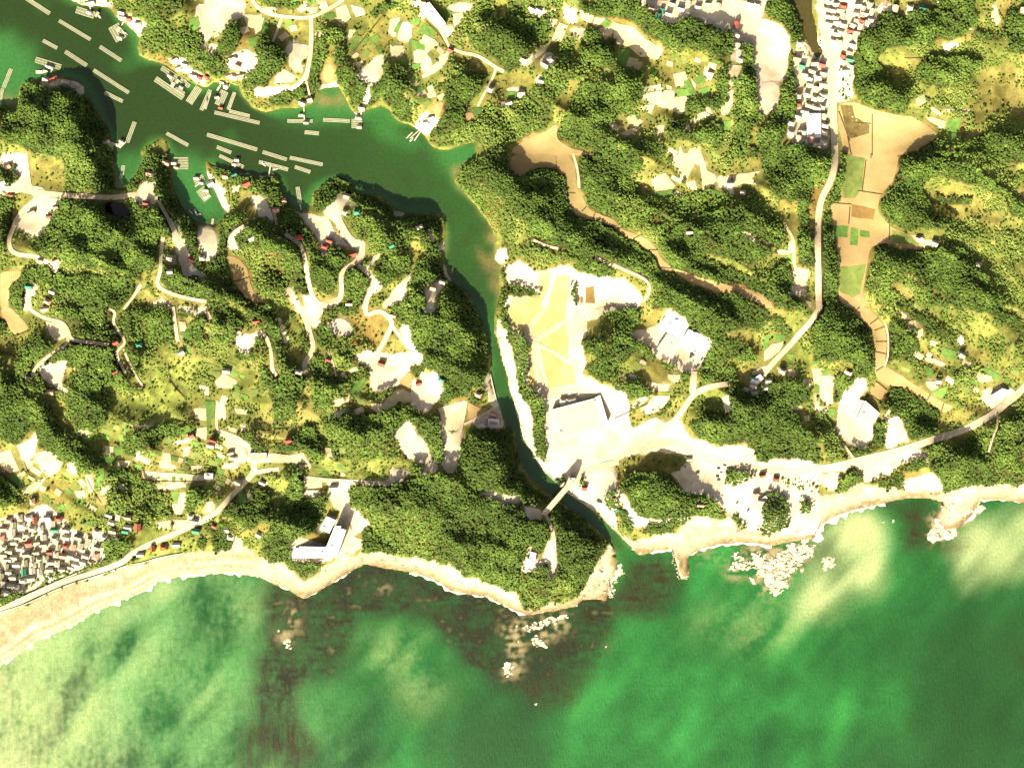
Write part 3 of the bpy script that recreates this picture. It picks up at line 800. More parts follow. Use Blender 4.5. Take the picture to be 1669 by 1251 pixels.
BLD = """03 24,46w 8,48p 39,46w 48,47r 29,48r 4,55p 18,52w 27,55g 45,56t 43,51w 54,56w 22,60g 11,58w 36,62w 2,63p 12,66w 24,67r 45,63g 54,62w 4,70w 79,57g 92,57g 102,57t 104,54w 112,54r 91,50w 89,44w 96,46w 104,46p 54,69r 60,70p 66,69g 79,70g 41,74r 30,74g 22,76g 4,76g 12,78g 52,77p 58,77g 63,79w 70,77w 78,77p 6,86g 14,84w 21,83g 28,84w 34,85g 42,82g 41,88w 51,88w 58,86g 68,82w 27,89w 20,90t 11,94g 19,97w 2,94g 3,100w 10,102w 14,103w 124,71r 133,70b 143,68w 159,57t 114,76w 155,45w 158,49w 27,33p 36,68g 48,70g 33,80g 47,83w 8,73g 17,71w 31,66g 64,62g 72,66g 34,55w 38,79g 15,62g 7,80w 27,79g 62,84w 74,82g 33,90w 8,90w 26,95g 5,107w 46,76w 17,46g 85,62w 12,52g
40 8,2w 14,4w 20,6r 32,5w 36,9w 42,5w 6,8w 11,9g 18,9g 31,12w 37,12w 43,11w 8,14w 14,15w 20,14w 31,17p 36,18r 42,17w 8,20w 15,19w 20,21w 28,21w 34,22w 40,20w 15,28g 12,34w 17,34g 26,26r 31,27p 25,32w 27,37w 25,43p 20,46r 25,49t 20,51w 26,54w 22,58w 3,53r 4,60w 3,69w 4,78w 3,87w 4,95w 5,102w 5,108w 4,116w 54,4p 62,8w 74,7w 84,8t 165,10w 11,25w 18,27w 35,14p
30 150,36w 148,48p 152,54t 162,52w 160,58g 158,64w 165,63w 158,69w 163,73w 156,77w 162,80w 149,78w 158,86w 164,88w 149,85b 149,95w 143,100w 152,107w 149,113w 160,114p 164,118w 143,108w 30,8p 39,9t 36,14t 44,12w 24,3w 47,4w 54,8w 60,4w 68,6w 76,4g 84,6w 110,4w 116,5w 99,21r 99,29w 100,38w 101,44w 102,49w 154,61w 167,80w 154,91w 78,60p
12 42,12r 27,20p 76,53w 68,108r 5,112w 7,108r 21,118g 23,122w 152,7p 143,46b 100,43r 18,52w
22 7,62r 26,59t 55,71p 68,87p 68,94p 58,97w 124,76w 131,75g
11 34,25r 17,19p 24,18t 64,39p 58,46p 77,68r 97,76r 101,71r 120,82r 38,69w 151,75t 113,48w 123,48t 115,35p 117,122w 5,25w
01 7,11p 2,24w 9,34b 26,48p 40,51b 46,44p 33,87w 46,87p 43,112w 24,108t 39,120p 119,41r 122,17p 135,8p 138,85w 155,86r 138,96w 164,85w
02 37,2p 23,58w 41,69p 94,29r 113,31t 94,53r 155,104r 147,37w
00 44,64r 38,65w 54,67w 63,69w 105,16r 112,20w 99,11w 100,15g 142,49w 150,53w 145,56w 162,63r 157,62w 87,115w 74,3w
10 2,63r 23,48w 27,54p 24,63w 30,62p 20,62w 79,84w 85,81w 127,88w
20 11,3p 99,8w 104,9w 106,66w 80,84w 65,73w 90,76w 13,100w 17,96w 113,49w 109,53w 92,49w 33,41r
23 141,22r 98,79w 153,34w 166,39w
33 70,36p 131,15r 120,12b 119,33w 2,40t 115,27p 61,-1g
42 97,60w 116,39w 24,53w
32 113,58t 113,64w 122,66w 136,52w 107,67w 125,60w 114,70g
13 27,18w 47,18w 8,53r 18,56w 21,62w 44,60w 3,12w 104,22w
21 8,60w 19,109p 26,104w
31 61,64w 104,32w 94,25w
41 94,73w 82,69w 129,90w"""
def tp(tile, s):
    ox, oy = TX[int(tile[0])], TY[int(tile[1])]
    return [(ox+float(a)*K, oy+float(b)*K) for a, b in (q.split(',') for q in s.split())]
def sp(s):
    return [tuple(float(v) for v in q.split(',')) for q in s.split()]
cover = []
for ln in COVER.strip().split('\n'):
    h, rest = ln.split(' ', 1); cover.append((h[0], tp(h[1:3], rest)))
lagoon_pts = sp("-160,-160 96,-160 105,0 120,4 140,8 165,10 182,14 187,25 205,40 222,52 228,60 224,75 225,88 240,97 262,103 275,110 300,128 320,138 336,143 348,134 372,136 390,139 392,149 394,153 413,177 433,183 455,178 483,177 505,171 516,161 525,143 552,139 559,153 570,177 580,187 590,183 602,179 622,171 636,181 648,197 668,203 688,215 694,226 704,240 718,244 734,243 755,234 776,229 777,256 753,266 742,284 742,298 761,318 777,337 787,351 797,366 803,374 808,390 805,403 806,421 816,431 815,472 808,502 807,518 806,536 821,589 833,639 847,687 857,722 873,746 886,766 910,788 924,802 960,827 982,843 1004,865 1012,875 1030,891 1045,960 990,950 1003,930 1006,907 1000,891 994,881 978,867 950,845 910,816 892,804 861,776 849,756 843,742 837,701 823,695 813,661 799,607 797,560 789,536 775,500 769,486 757,472 734,461 726,441 723,419 726,391 728,365 724,351 692,347 668,349 660,349 642,339 636,331 616,318 582,314 570,298 552,287 531,300 511,314 504,337 492,346 469,333 463,314 455,294 449,286 423,288 394,286 380,280 354,272 334,262 338,285 346,304 360,330 374,347 360,359 352,369 334,367 322,366 314,360 308,353 292,331 284,310 279,282 276,250 274,236 268,224 258,228 238,240 228,250 236,258 226,276 205,308 184,308 187,270 185,250 181,220 169,197 157,175 139,149 133,135 121,129 87,121 66,129 36,137 30,157 28,177 16,179 4,171 -160,175")
sea_pts = sp("1840,822 1669,820 1635,814 1597,816 1585,839 1560,862 1520,862 1518,845 1534,827 1538,816 1514,810 1474,812 1442,820 1399,829 1363,839 1338,855 1326,879 1292,881 1258,889 1222,883 1171,887 1141,895 1121,905 1123,925 1125,939 1113,944 1105,931 1099,893 1066,899 1040,903 1030,891 1000,905 1020,923 1012,933 1004,940 988,978 950,976 938,988 900,996 859,1003 825,988 797,972 769,968 734,963 712,945 668,931 626,925 596,919 570,931 547,947 515,966 495,976 475,964 447,951 421,939 384,933 334,935 302,937 262,945 232,964 197,978 151,998 120,1020 65,1040 15,1075 0,1083 -160,1180 -160,1420 1840,1420")
pond_pts = sp("1278,-160 1323,-160 1324,20 1336,72 1345,85 1338,98 1326,96 1308,52 1302,34 1296,12 1284,0")
dark_oval_pts = sp("171,331 182,327 200,330 212,340 213,350 205,353 185,352 173,345")  # outline of a smooth dark brown oval
sand_in = sp("-160,1092 0,1000 80,968 121,950 210,923 262,908 302,902 336,898 374,895 382,870 402,890 419,907 459,916 468,929 495,947 511,939 523,925 552,907 584,900 604,897 620,901 668,907 696,913 720,918 745,930 757,940 777,944 793,952 825,960 837,963 843,980 850,990 859,994 880,992 900,984 922,986 934,980 944,970 960,938 968,918 982,900 994,884 1003,905 1004,960 950,1010 850,1030 760,1000 668,960 600,945 500,1000 420,960 330,960 200,1005 100,1060 0,1110 -160,1210")
sand_in2 = sp("1014,874 1030,880 1044,876 1080,870 1105,868 1120,846 1145,842 1190,845 1210,862 1240,872 1266,864 1290,858 1310,860 1333,840 1333,808 1361,806 1400,790 1440,795 1470,800 1540,803 1570,795 1627,786 1669,790 1840,790 1840,850 1669,850 1600,870 1500,890 1520,830 1440,840 1340,890 1260,920 1130,950 1100,950 1090,915 1030,905")

# ------------------------------------------------------------------ rasters
ST = 2.5; PADC = 60; NXI, NYI = 668, 501
def inpoly(poly, X, Y):
    p = np.array(poly); ins = np.zeros(X.shape, bool); j = len(p)-1
    for i in range(len(p)):
        xi, yi = p[i]; xj, yj = p[j]
        if yi != yj:
            c = ((yi > Y) != (yj > Y)) & (X < (xj-xi)*(Y-yi)/(yj-yi)+xi); ins ^= c
        j = i
    return ins
ix = np.arange(NXI)*ST; iy = np.arange(NYI)*ST
def raster(poly, out, val=True):
    p = np.array(poly)
    a, b = max(0, int(p[:, 0].min()/ST)-1), min(NXI, int(p[:, 0].max()/ST)+2)
    c, d = max(0, int(p[:, 1].min()/ST)-1), min(NYI, int(p[:, 1].max()/ST)+2)
    if a >= b or c >= d: return
    X, Y = np.meshgrid(ix[a:b], iy[c:d]); X = X+WX[c:d, a:b]; Y = Y+WY[c:d, a:b]
    out[c:d, a:b][inpoly(poly, X, Y)] = val
def blur(a, s):
    n = int(3*s)+1; b = np.pad(a.astype(float), n, mode='edge')
    fx = np.fft.rfftfreq(b.shape[1]); fy = np.fft.fftfreq(b.shape[0])
    t = np.exp(-2*(math.pi*s)**2*(fx[None, :]**2+fy[:, None]**2))
    r = np.fft.irfft2(np.fft.rfft2(b)*t, s=b.shape); return r[n:-n, n:-n]
def anoise(shape, s1, s2, ang):
    """noise drawn out along one direction"""
    kx_ = np.fft.rfftfreq(shape[1])[None]; ky_ = np.fft.fftfreq(shape[0])[:, None]; ca_, sa_ = math.cos(ang), math.sin(ang)
    r = np.fft.irfft2(np.fft.rfft2(rng.standard_normal(shape))*np.exp(-2*math.pi**2*(((kx_*ca_+ky_*sa_)*s1)**2+((ky_*ca_-kx_*sa_)*s2)**2)), s=shape); return r/r.std()
def noise(shape, s):
    r = blur(rng.standard_normal(shape), s); return r/r.std()
SH = (NYI, NXI)
WX = noise(SH, 1.6)*1.6+noise(SH, 4)*1.4; WY = noise(SH, 1.6)*1.6+noise(SH, 4)*1.4      # ragged edges of woods and clearings
code = np.full(SH, ord('-'), np.uint8)
order = {c: i for i, c in enumerate('fgOFWSBLYMGDT')}
for c, p in cover:
    raster(p, code, ord(c))
sand = np.zeros(SH, bool); raster(sand_in, sand); raster(sand_in2, sand)
code[sand & np.isin(code, [ord(c) for c in '-fgOW'])] = ord('S')
WX0, WY0 = WX, WY; WX = WX*.25; WY = WY*.25
lag = np.zeros(SH, bool); raster(lagoon_pts, lag)
sea = np.zeros(SH, bool); raster(sea_pts, sea)
pond = np.zeros(SH, bool); raster(pond_pts, pond); raster(dark_oval_pts, pond)
pad = lambda a: np.pad(a, PADC, mode='edge')
code, lag, sea, pond = map(pad, (code, lag, sea, pond))
water = lag | sea | pond
NY, NX = code.shape
GX = (np.arange(NX)-PADC)*ST; GY = (np.arange(NY)-PADC)*ST
GXX, GYY = np.meshgrid(GX, GY)
# roads as a mask
roads = []
for ln in ROADS.strip().split('\n'):
    wd, t, s = ln.split(' ', 2); roads.append((float(wd)*(1.4 if float(wd) < 7 else 1.25), tp(t, s)))
def segdist(px, py, pts):
    d = np.full(px.shape, 1e9)
    for (x0, y0), (x1, y1) in zip(pts[:-1], pts[1:]):
        dx, dy = x1-x0, y1-y0; L = dx*dx+dy*dy+1e-9
        t = np.clip(((px-x0)*dx+(py-y0)*dy)/L, 0, 1)
        d = np.minimum(d, np.hypot(px-x0-t*dx, py-y0-t*dy))
    return d
def submask(pts, m):
    p = np.array(pts)
    a, b = np.clip([(p[:, 0].min()-m)/ST+PADC, (p[:, 0].max()+m)/ST+PADC+2], 0, NX).astype(int)
    c, d = np.clip([(p[:, 1].min()-m)/ST+PADC, (p[:, 1].max()+m)/ST+PADC+2], 0, NY).astype(int)
    return slice(c, d), slice(a, b)
road_m = np.zeros((NY, NX), bool)
for wd, pts in roads:
    s = submask(pts, 12); road_m[s] |= segdist(GXX[s], GYY[s], pts) < wd/2+2.6
# canal cut is straight sided and flat
flat = np.isin(code, [ord(c) for c in 'WYGMBTDLS']) | road_m
landf = ~water
# ------------------------------------------------------------------ relief
def cm(cs): return np.isin(code, [ord(c) for c in cs])
wgt = cm('F')*1.0+cm('f')*.8+cm('-')*.6+cm('O')*.12+cm('g')*.4
wgt[water] = -.8; wgt[cm('B')] = -.3; wgt[cm('S')] = -.5
hb = blur(wgt, 8.5); hb = np.clip(hb, 0, None)
rid = -np.abs(noise((NY, NX), 13))*.35+.25+(.45-np.abs(anoise((NY, NX), 26, 7, .5))*.6)+noise((NY, NX), 6)*.28+noise((NY, NX), 3)*.10
shore = np.clip((blur(landf, 7.5)-.52)*2.1, 0, 1)
Z = 2.5+(34*hb**1.25+rid*12.5*np.clip(hb*1.25, 0, 1)+noise((NY, NX), 3)*.7*np.clip(hb, 0, 1))
wf = np.clip(blur(flat, 2.2)*1.25, 0, 1)
Z = Z*(1-wf)+blur(Z, 6)*wf
bf = np.clip(blur(cm('B'), 3.5)*1.9, 0, 1); Z = Z*(1-bf)+blur(Z, 5)*bf
Z = Z*shore+(blur(landf, .9)-.5)*4.4+.1
Z[~landf] = np.minimum(Z[~landf], -.4)
Z = np.where(blur(landf, .9) < .45, np.minimum(Z, -.5), Z)
def zs(px, py):
    """terrain height at photo-map coordinates"""
    u = np.clip(np.asarray(px, float)/ST+PADC, 0, NX-1.001); v = np.clip(np.asarray(py, float)/ST+PADC, 0, NY-1.001)
    i = u.astype(int); j = v.astype(int); a = u-i; b = v-j
    return (Z[j, i]*(1-a)+Z[j, i+1]*a)*(1-b)+(Z[j+1, i]*(1-a)+Z[j+1, i+1]*a)*b
def world(px, py, z):
    """map coordinates (relief-corrected as for any aerial survey) to metres"""
    f = MPP*(1-np.asarray(z)/HC)
    return np.stack([(np.asarray(px)-834.5)*f, (625.5-np.asarray(py))*f, np.asarray(z)*np.ones_like(f)], -1)
def P(px, py, dz=0., z=None):
    zz = (float(zs(px, py)) if z is None else z)+dz
    return Vector(world(float(px), float(py), zz))
def gcell(px, py):
    return (np.clip((np.asarray(py)/ST+PADC+.5).astype(int), 0, NY-1), np.clip((np.asarray(px)/ST+PADC+.5).astype(int), 0, NX-1))

# ------------------------------------------------------------------ object helpers
def put(o, label=None, cat=None, group=None, kind=None):
    if label: o['label'] = label
    if cat: o['category'] = cat
    if group: o['group'] = group
    if kind: o['kind'] = kind
    return o
def mesh_np(name, V, F, mats, col=None, smooth=False):
    """F: (n,k) int array"""
    me = bpy.data.meshes.new(name); n, k = F.shape
    me.vertices.add(len(V)); me.vertices.foreach_set('co', np.ascontiguousarray(V, np.float32).ravel())
    me.loops.add(n*k); me.loops.foreach_set('vertex_index', np.ascontiguousarray(F, np.int32).ravel())
    me.polygons.add(n); me.polygons.foreach_set('loop_start', np.arange(0, n*k, k, dtype=np.int32))
    me.polygons.foreach_set('use_smooth', np.full(n, smooth))
    if col is not None:
        a = me.attributes.new('Col', 'FLOAT_COLOR', 'POINT'); c = np.ones((len(V), 4), np.float32); c[:, :3] = col
        a.data.foreach_set('color', c.ravel())
    me.update(calc_edges=True); me.materials.append(mats)
    return me
def link(name, me, parent=None, loc=None):
    o = bpy.data.objects.new(name, me); COL.objects.link(o)
    if parent: o.parent = parent
    if loc is not None: o.location = loc
    return o
class MB:
    def __init__(s): s.v = []; s.f = []
    def add(s, v, f):
        n = len(s.v); s.v += [tuple(q) for q in v]; s.f += [tuple(i+n for i in q) for q in f]; return s
    def box(s, x0, y0, z0, x1, y1, z1):
        return s.add([(x0,y0,z0),(x1,y0,z0),(x1,y1,z0),(x0,y1,z0),(x0,y0,z1),(x1,y0,z1),(x1,y1,z1),(x0,y1,z1)],
                     [(3,2,1,0),(4,5,6,7),(0,1,5,4),(1,2,6,5),(2,3,7,6),(3,0,4,7)])
    def prism(s, poly, z0, z1):
        n = len(poly); a = sum(poly[i][0]*poly[(i+1)%n][1]-poly[(i+1)%n][0]*poly[i][1] for i in range(n))
        if a < 0: poly = poly[::-1]
        v = [(x,y,z0) for x,y in poly]+[(x,y,z1) for x,y in poly]
        f = [tuple(range(n,2*n)), tuple(range(n-1,-1,-1))]+[(i,(i+1)%n,n+(i+1)%n,n+i) for i in range(n)]
        return s.add(v, f)
    def bar(s, a, b, w, h):
        a = Vector(a); b = Vector(b); d = (b-a); L = d.length
        if L < 1e-6: return s
        d /= L; n = Vector((-d.y, d.x, 0)); n = n.normalized() if n.length > 1e-4 else Vector((1,0,0))
        u = d.cross(n); n *= w/2; u *= h/2
        v = [a-n-u, a+n-u, a+n+u, a-n+u, b-n-u, b+n-u, b+n+u, b-n+u]
        return s.add(v, [(0,1,2,3),(7,6,5,4),(1,0,4,5),(2,1,5,6),(3,2,6,7),(0,3,7,4)])
    def cyl(s, c, r, h, n=10, r2=None):
        r2 = r if r2 is None else r2
        v = [(c[0]+r*math.cos(6.2832*i/n), c[1]+r*math.sin(6.2832*i/n), c[2]) for i in range(n)]
        v += [(c[0]+r2*math.cos(6.2832*i/n), c[1]+r2*math.sin(6.2832*i/n), c[2]+h) for i in range(n)]
        return s.add(v, [tuple(range(n-1,-1,-1)), tuple(range(n,2*n))]+[(i,(i+1)%n,n+(i+1)%n,n+i) for i in range(n)])
    def mesh(s, name, mat):
        me = bpy.data.meshes.new(name); me.from_pydata(s.v, [], s.f); me.materials.append(mat); me.update(); return me
    def build(s, name, mat, parent=None): return link(name, s.mesh(name, mat), parent)
def empty(name, loc, rz=0., scale=None):
    o = bpy.data.objects.new(name, None); COL.objects.link(o); o.location = loc; o.rotation_euler = (0, 0, rz)
    o.empty_display_size = 2
    if scale: o.scale = scale
    return o

# ------------------------------------------------------------------ ground sheet with its land cover
def col3(c): return np.array(c, float)
base = {'-': (.118, .128, .028), 'F': (.030, .026, .008), 'f': (.050, .055, .013), 'O': (.138, .126, .031), 'g': (.112, .130, .027),
        'S': (.365, .305, .195), 'W': (.36, .31, .22), 'Y': (.2, .17, .08), 'G': (.1, .12, .04), 'M': (.11, .13, .04), 'B': (.2, .13, .05),
        'T': (.15, .1, .03), 'D': (.09, .07, .02), 'L': (.3, .24, .09)}
C = np.zeros((NY, NX, 3))
for k, v in base.items(): C[code == ord(k)] = v
for i in range(3): C[:, :, i] = blur(C[:, :, i], .55)
n1 = noise((NY, NX), 1.0); n2 = noise((NY, NX), 4); n3 = noise((NY, NX), 12)
wild = cm('-Fffg O')
C *= np.exp(np.clip(.16*n1+.16*n2, -.6, .6))[:, :, None]
nearf = np.clip(blur(cm('WYGML'), 7)*2.6-.15, 0, 1)*cm('-gfO'); C = C*(1-.75*nearf[:, :, None])+col3((.150, .135, .034))*.75*nearf[:, :, None]
dry = np.clip((n3+.6*n2+.3*n1-.55)*.55, 0, .8)*cm('-gO'); C = C*(1-dry[:, :, None])+col3((.185, .16, .048))*dry[:, :, None]
rustic = np.clip((noise((NY, NX), 7)-1.2)*.5, 0, .5)*cm('-fO'); C = C*(1-rustic[:, :, None])+col3((.16, .08, .025))*rustic[:, :, None]
coast = blur(sea, 7); cb_ = blur(sea, 4.5)*cm('S')
rocky = np.clip((GXX-430)/20, 0, 1)*np.clip((cb_-.10)*3.6+.30*n1*(cb_ > .05)+.22*n2*(cb_ > .05), 0, 1)*cm('S'); C = C*(1-.9*rocky[:, :, None])+col3((.105, .075, .032))*np.exp(.4*n1)[:, :, None]*.9*rocky[:, :, None]
band = np.clip(.5+.5*np.sin(coast*34+n3*1.2)+.25*n2, 0, 1)*cm('S')*np.clip((440-GXX)/20, 0, 1); C = C*(1-.75*band[:, :, None])+col3((.20, .145, .072))*.75*band[:, :, None]
specks = (n1 > 2.1)*cm('S')*np.clip((coast-.1)*4, 0, 1); C = C*(1-.6*specks[:, :, None])+col3((.05, .04, .02))*.6*specks[:, :, None]
shal = blur(landf, 1.6); C[(shal < .75) & ~cm('S')] *= .95
V = world(GXX, GYY, Z).reshape(-1, 3)
idx = np.arange(NX*NY).reshape(NY, NX)
F = np.stack([idx[1:, :-1], idx[1:, 1:], idx[:-1, 1:], idx[:-1, :-1]], -1).reshape(-1, 4)
ground = link('ground', mesh_np('ground', V, F, M['ground'], C.reshape(-1, 3), True)); put(ground, kind='structure')

# ------------------------------------------------------------------ water
def water_mat():
    m, t, b = new_mat('water'); b.inputs['Roughness'].default_value = .22; b.inputs['Specular IOR Level'].default_value = .4
    a = t.nodes.new('ShaderNodeAttribute'); a.attribute_name = 'Col'; g = t.nodes.new('ShaderNodeNewGeometry')
    n = t.nodes.new('ShaderNodeTexNoise'); n.inputs['Scale'].default_value = .3; n.inputs['Detail'].default_value = 6; n.inputs['Roughness'].default_value = .75
    t.links.new(g.outputs['Position'], n.inputs['Vector'])
    mr = t.nodes.new('ShaderNodeMapRange'); mr.inputs['From Min'].default_value = .3; mr.inputs['From Max'].default_value = .7; mr.inputs['To Min'].default_value = .72; mr.inputs['To Max'].default_value = 1.28
    t.links.new(n.outputs['Fac'], mr.inputs['Value'])
    mx = t.nodes.new('ShaderNodeMix'); mx.data_type = 'RGBA'; mx.blend_type = 'MULTIPLY'; mx.inputs[0].default_value = 1
    t.links.new(a.outputs['Color'], mx.inputs[6]); t.links.new(mr.outputs[0], mx.inputs[7]); t.links.new(mx.outputs[2], b.inputs['Base Color'])
    mp = t.nodes.new('ShaderNodeMapping'); mp.inputs['Rotation'].default_value = (0, 0, .06); mp.inputs['Scale'].default_value = (.45, .11, 1)
    t.links.new(g.outputs['Position'], mp.inputs['Vector'])
    wv = t.nodes.new('ShaderNodeTexNoise'); wv.inputs['Scale'].default_value = 1; wv.inputs['Detail'].default_value = 3; wv.inputs['Roughness'].default_value = .6
    t.links.new(mp.outputs[0], wv.inputs['Vector'])
    bp = t.nodes.new('ShaderNodeBump'); bp.inputs['Strength'].default_value = WAVE_BUMP; bp.inputs['Distance'].default_value = 1.0
    t.links.new(wv.outputs['Fac'], bp.inputs['Height']); t.links.new(bp.outputs[0], b.inputs['Normal'])
    return m
WAVE_BUMP = .55
M['water'] = water_mat(); WAVE_BUMP = .06; M['calm'] = water_mat()
M['calm'].node_tree.nodes['Principled BSDF'].inputs['Roughness'].default_value = .12
def soft(polys, s, warp=1.0):
    global WX, WY
    WX, WY = WX0*warp*2.5+noise(SH, 10)*6*warp+noise(SH, 5)*3*warp, WY0*warp*2.5+noise(SH, 10)*6*warp+noise(SH, 5)*3*warp
    a = np.zeros(SH, bool)
    for q in polys: raster(sp(q), a)
    return blur(pad(a), s)
weed = soft(["425,945 450,940 495,965 540,935 575,915 610,910 670,918 730,945 800,960 850,992 900,980 960,955 1000,960 1010,1030 985,1080 940,1100 900,1120 830,1125 780,1100 745,1050 700,1010 650,985 600,1005 575,1050 545,1100 490,1120 480,1150 500,1180 490,1215 440,1200 405,1120 430,1040"], 4)
weed2 = soft(["1040,905 1100,905 1110,950 1080,985 1040,1010 1005,1000 1005,950", "1440,825 1520,815 1515,850 1460,850", "1480,850 1520,855 1530,890 1500,910 1460,900", "1440,870 1460,865 1455,880", "1500,880 1580,880 1560,900 1480,905", "380,1190 480,1160 520,1240 420,1270", "1200,890 1250,890 1330,900 1290,930 1220,920", "840,1100 980,1090 940,1150 870,1160","1660,1000 1690,1000 1690,1080 1640,1060"], 4)
sed = soft(["1330,862 1440,832 1432,900 1412,940 1385,975 1335,1005 1290,1000 1300,960 1330,920", "1550,872 1690,835 1690,880 1655,925 1605,965 1570,980 1555,920", "0,1085 150,1003 240,965 330,945 300,965 230,985 150,1020 60,1060"], 6.5, 1.6)
sed2 = soft(["-10,1090 100,1050 170,1100 190,1180 120,1260 -10,1260", "330,955 430,955 420,1000 360,1010 300,1000", "1130,990 1300,1000 1380,1000 1300,1060 1180,1040", "300,1080 360,1100 350,1150 300,1140", "150,1010 180,1000 200,1060 185,1110 160,1080", "215,1000 235,1000 250,1080 270,1120 240,1110", "440,1000 460,1000 475,1030 455,1045", "590,1050 640,1020 700,1080 720,1160 680,1160 620,1100"], 9, 1.6)
deep = soft(["1480,1030 1600,990 1690,900 1690,1270 1450,1270 1500,1150 1440,1080", "700,1180 840,1120 900,1160 900,1270 700,1270", "1400,1160 1430,1160 1500,1270 1340,1270"], 14)
s1 = noise((NY, NX), 2)
def mixc(c, f, to): f = np.clip(f, 0, 1)[:, :, None]; return c*(1-f)+col3(to)*f
WC = np.zeros((NY, NX, 3)); WC[:] = (.0088, .066, .0122)
na, nb, nc = noise((NY, NX), 20), noise((NY, NX), 8), noise((NY, NX), 2.5)
aw = anoise((NY, NX), 5, 17, .35); aw2 = anoise((NY, NX), 3, 9, .7)
WC *= np.exp(.13*aw+.07*aw2+.27*na+.10*nb+.05*nc)[:, :, None]
leftw = np.clip((560-GXX+.35*(GYY-1000))/560, 0, 1)**.8*sea  # grows to the lower left, where glint is put into the sea colour
streak = noise((NY, NX), 1.0); st2 = blur(rng.standard_normal((NY*1, NX)), 1.2)
kx = np.fft.rfftfreq(NX); ky = np.fft.fftfreq(NY)
an = np.fft.irfft2(np.fft.rfft2(rng.standard_normal((NY, NX)))*np.exp(-2*math.pi**2*((kx[None]*.8)**2+(ky[:, None]*4)**2)), s=(NY, NX)); an /= an.std()
WC = mixc(WC, leftw*(.50+.08*nb+.06*an+.09*streak+.10*na+.13*aw+.10*aw2), (.105, .215, .075))  # sun glint and turbid water both painted into the sea colour
WC = mixc(WC, np.clip((170-GXX+.5*(GYY-1050))/330, 0, 1)*sea*(.62+.14*nb+.10*an+.08*streak+.12*na), (.27, .275, .135))  # cream corner: glint streaks over silty water, put into the colour
WC = mixc(WC, np.clip(blur(sed, 11)*1.2, 0, 1)*(.46+.2*aw+.14*aw2), (.06, .18, .055))
WC = mixc(WC, sed2*(.28+.15*aw+.14*aw2+.06*streak), (.19, .25, .095))
WC = mixc(WC, np.clip((sed*1.1-.05+(.12*nb+.16*aw+.12*aw2)*sed), 0, 1)*(.82+.06*nb+.07*aw2), (.215, .258, .115))
WC = mixc(WC, deep*(.85+.12*na), (.0085, .034, .0072))
ah = np.fft.irfft2(np.fft.rfft2(rng.standard_normal((NY, NX)))*np.exp(-2*math.pi**2*((kx[None]*5)**2+(ky[:, None]*.8)**2)), s=(NY, NX)); ah /= ah.std()
lowr = np.clip((GYY-1080)/80, 0, 1)
wtex = .93+.09*streak+.06*nc+.07*nb+.09*ah*(1-lowr)+(.16*an-.14)*lowr
weed = np.clip(blur(weed, 4)*1.22-.05, 0, 1); WC = mixc(WC, weed*wtex*.9, (.0100, .0120, .0032)); WC = mixc(WC, weed2*wtex*.85, (.015, .013, .004))
spk = np.clip((ah*.9*(1-lowr)+an*.9*lowr+streak*1.1+.3*nb-1.9)*.14, 0, .3)*weed; WC = mixc(WC, spk, (.13, .135, .05))
ledge = soft(["462,985 480,980 490,1010 470,1060 455,1030", "830,1010 870,1015 850,1060 840,1095 820,1100 822,1050", "860,1028 930,1000 935,1010 880,1048", "990,1040 1005,1045 995,1058", "600,955 680,955 680,962 600,962", "670,978 700,975 705,985", "1185,900 1240,888 1332,882 1318,915 1290,945 1270,975 1245,962 1228,930 1195,925", "1120,905 1180,892 1180,900 1125,914", "1515,835 1560,820 1600,822 1600,842 1560,880 1515,885"], 3)
WC = mixc(WC, ledge*np.clip(.35+.45*streak+.3*ah, 0, 1), (.20, .17, .085))
# lagoon: dark over the deep channel, bright green over shallows, brown on the mud
lsh = blur(landf | ~(lag | sea), 5)+.12*nb
lc = np.zeros((NY, NX, 3)); lc[:] = (.0118, .0255, .0055)
gx = np.clip((GXX-430)/330, 0, 1); lc = mixc(lc, np.clip(gx*.75+.1*nb*gx, 0, 1), (.0155, .052, .0095))
lc = mixc(lc, np.clip((lsh-.16)*3.6, 0, 1), (.022, .088, .016))
lc = mixc(lc, soft(["-20,30 40,50 70,110 60,140 20,175 -20,175", "690,235 780,232 770,260 745,285 715,265", "188,255 240,255 200,305 186,305", "282,250 330,260 370,345 330,368 290,320", "400,180 470,182 520,150 560,150 580,190 680,215 690,240 600,200"], 4)*.85, (.024, .098, .022))
mud = soft(["722,372 734,400 738,440 752,478 742,478 720,440", "740,285 790,352 803,380 795,430 812,500 825,500 825,420 815,360 745,270", "185,285 205,308 185,312", "15,160 30,160 28,180 10,182", "515,160 555,150 560,165 520,172"], 2)
lc = mixc(lc, np.clip((blur(landf, 2.2)-.28)*3, 0, 1)*.7, (.10, .088, .028))
lc = mixc(lc, mud*(.7+.15*nb), (.165, .118, .046))
shoal = np.clip((noise((NY, NX), 5)+.5*nc-.75)*.6, 0, .6)*np.clip((GXX-560)/80, 0, 1)*np.clip((470-GYY)/60, 0, 1); lc = mixc(lc, shoal, (.020, .034, .010))
lw2 = soft(["645,258 690,280 730,300 738,320 700,315 660,290", "745,320 800,450 810,510 780,500 740,400"], 4)*np.clip(.35+.4*nc+.3*nb, 0, 1)
lc = mixc(lc, lw2*.8, (.016, .026, .008))
canal = soft(["790,500 812,500 830,620 860,720 920,800 1030,890 1010,905 900,820 840,740 800,600"], 2)
lc = mixc(lc, canal*.95, (.0150, .047, .0095))
lw_ = np.where(lag & ~sea, 1, np.clip(blur(lag & ~(blur(sea, 2) > .35), 4)*2.2, 0, 1))*(~(blur(sea, 5) > .93)); lw_ = np.maximum(blur(lw_, 2.5), (lag & ~sea)*np.clip(1.6-2*blur(sea, 4), 0, 1)); WC = WC*(1-lw_[:, :, None])+lc*lw_[:, :, None]
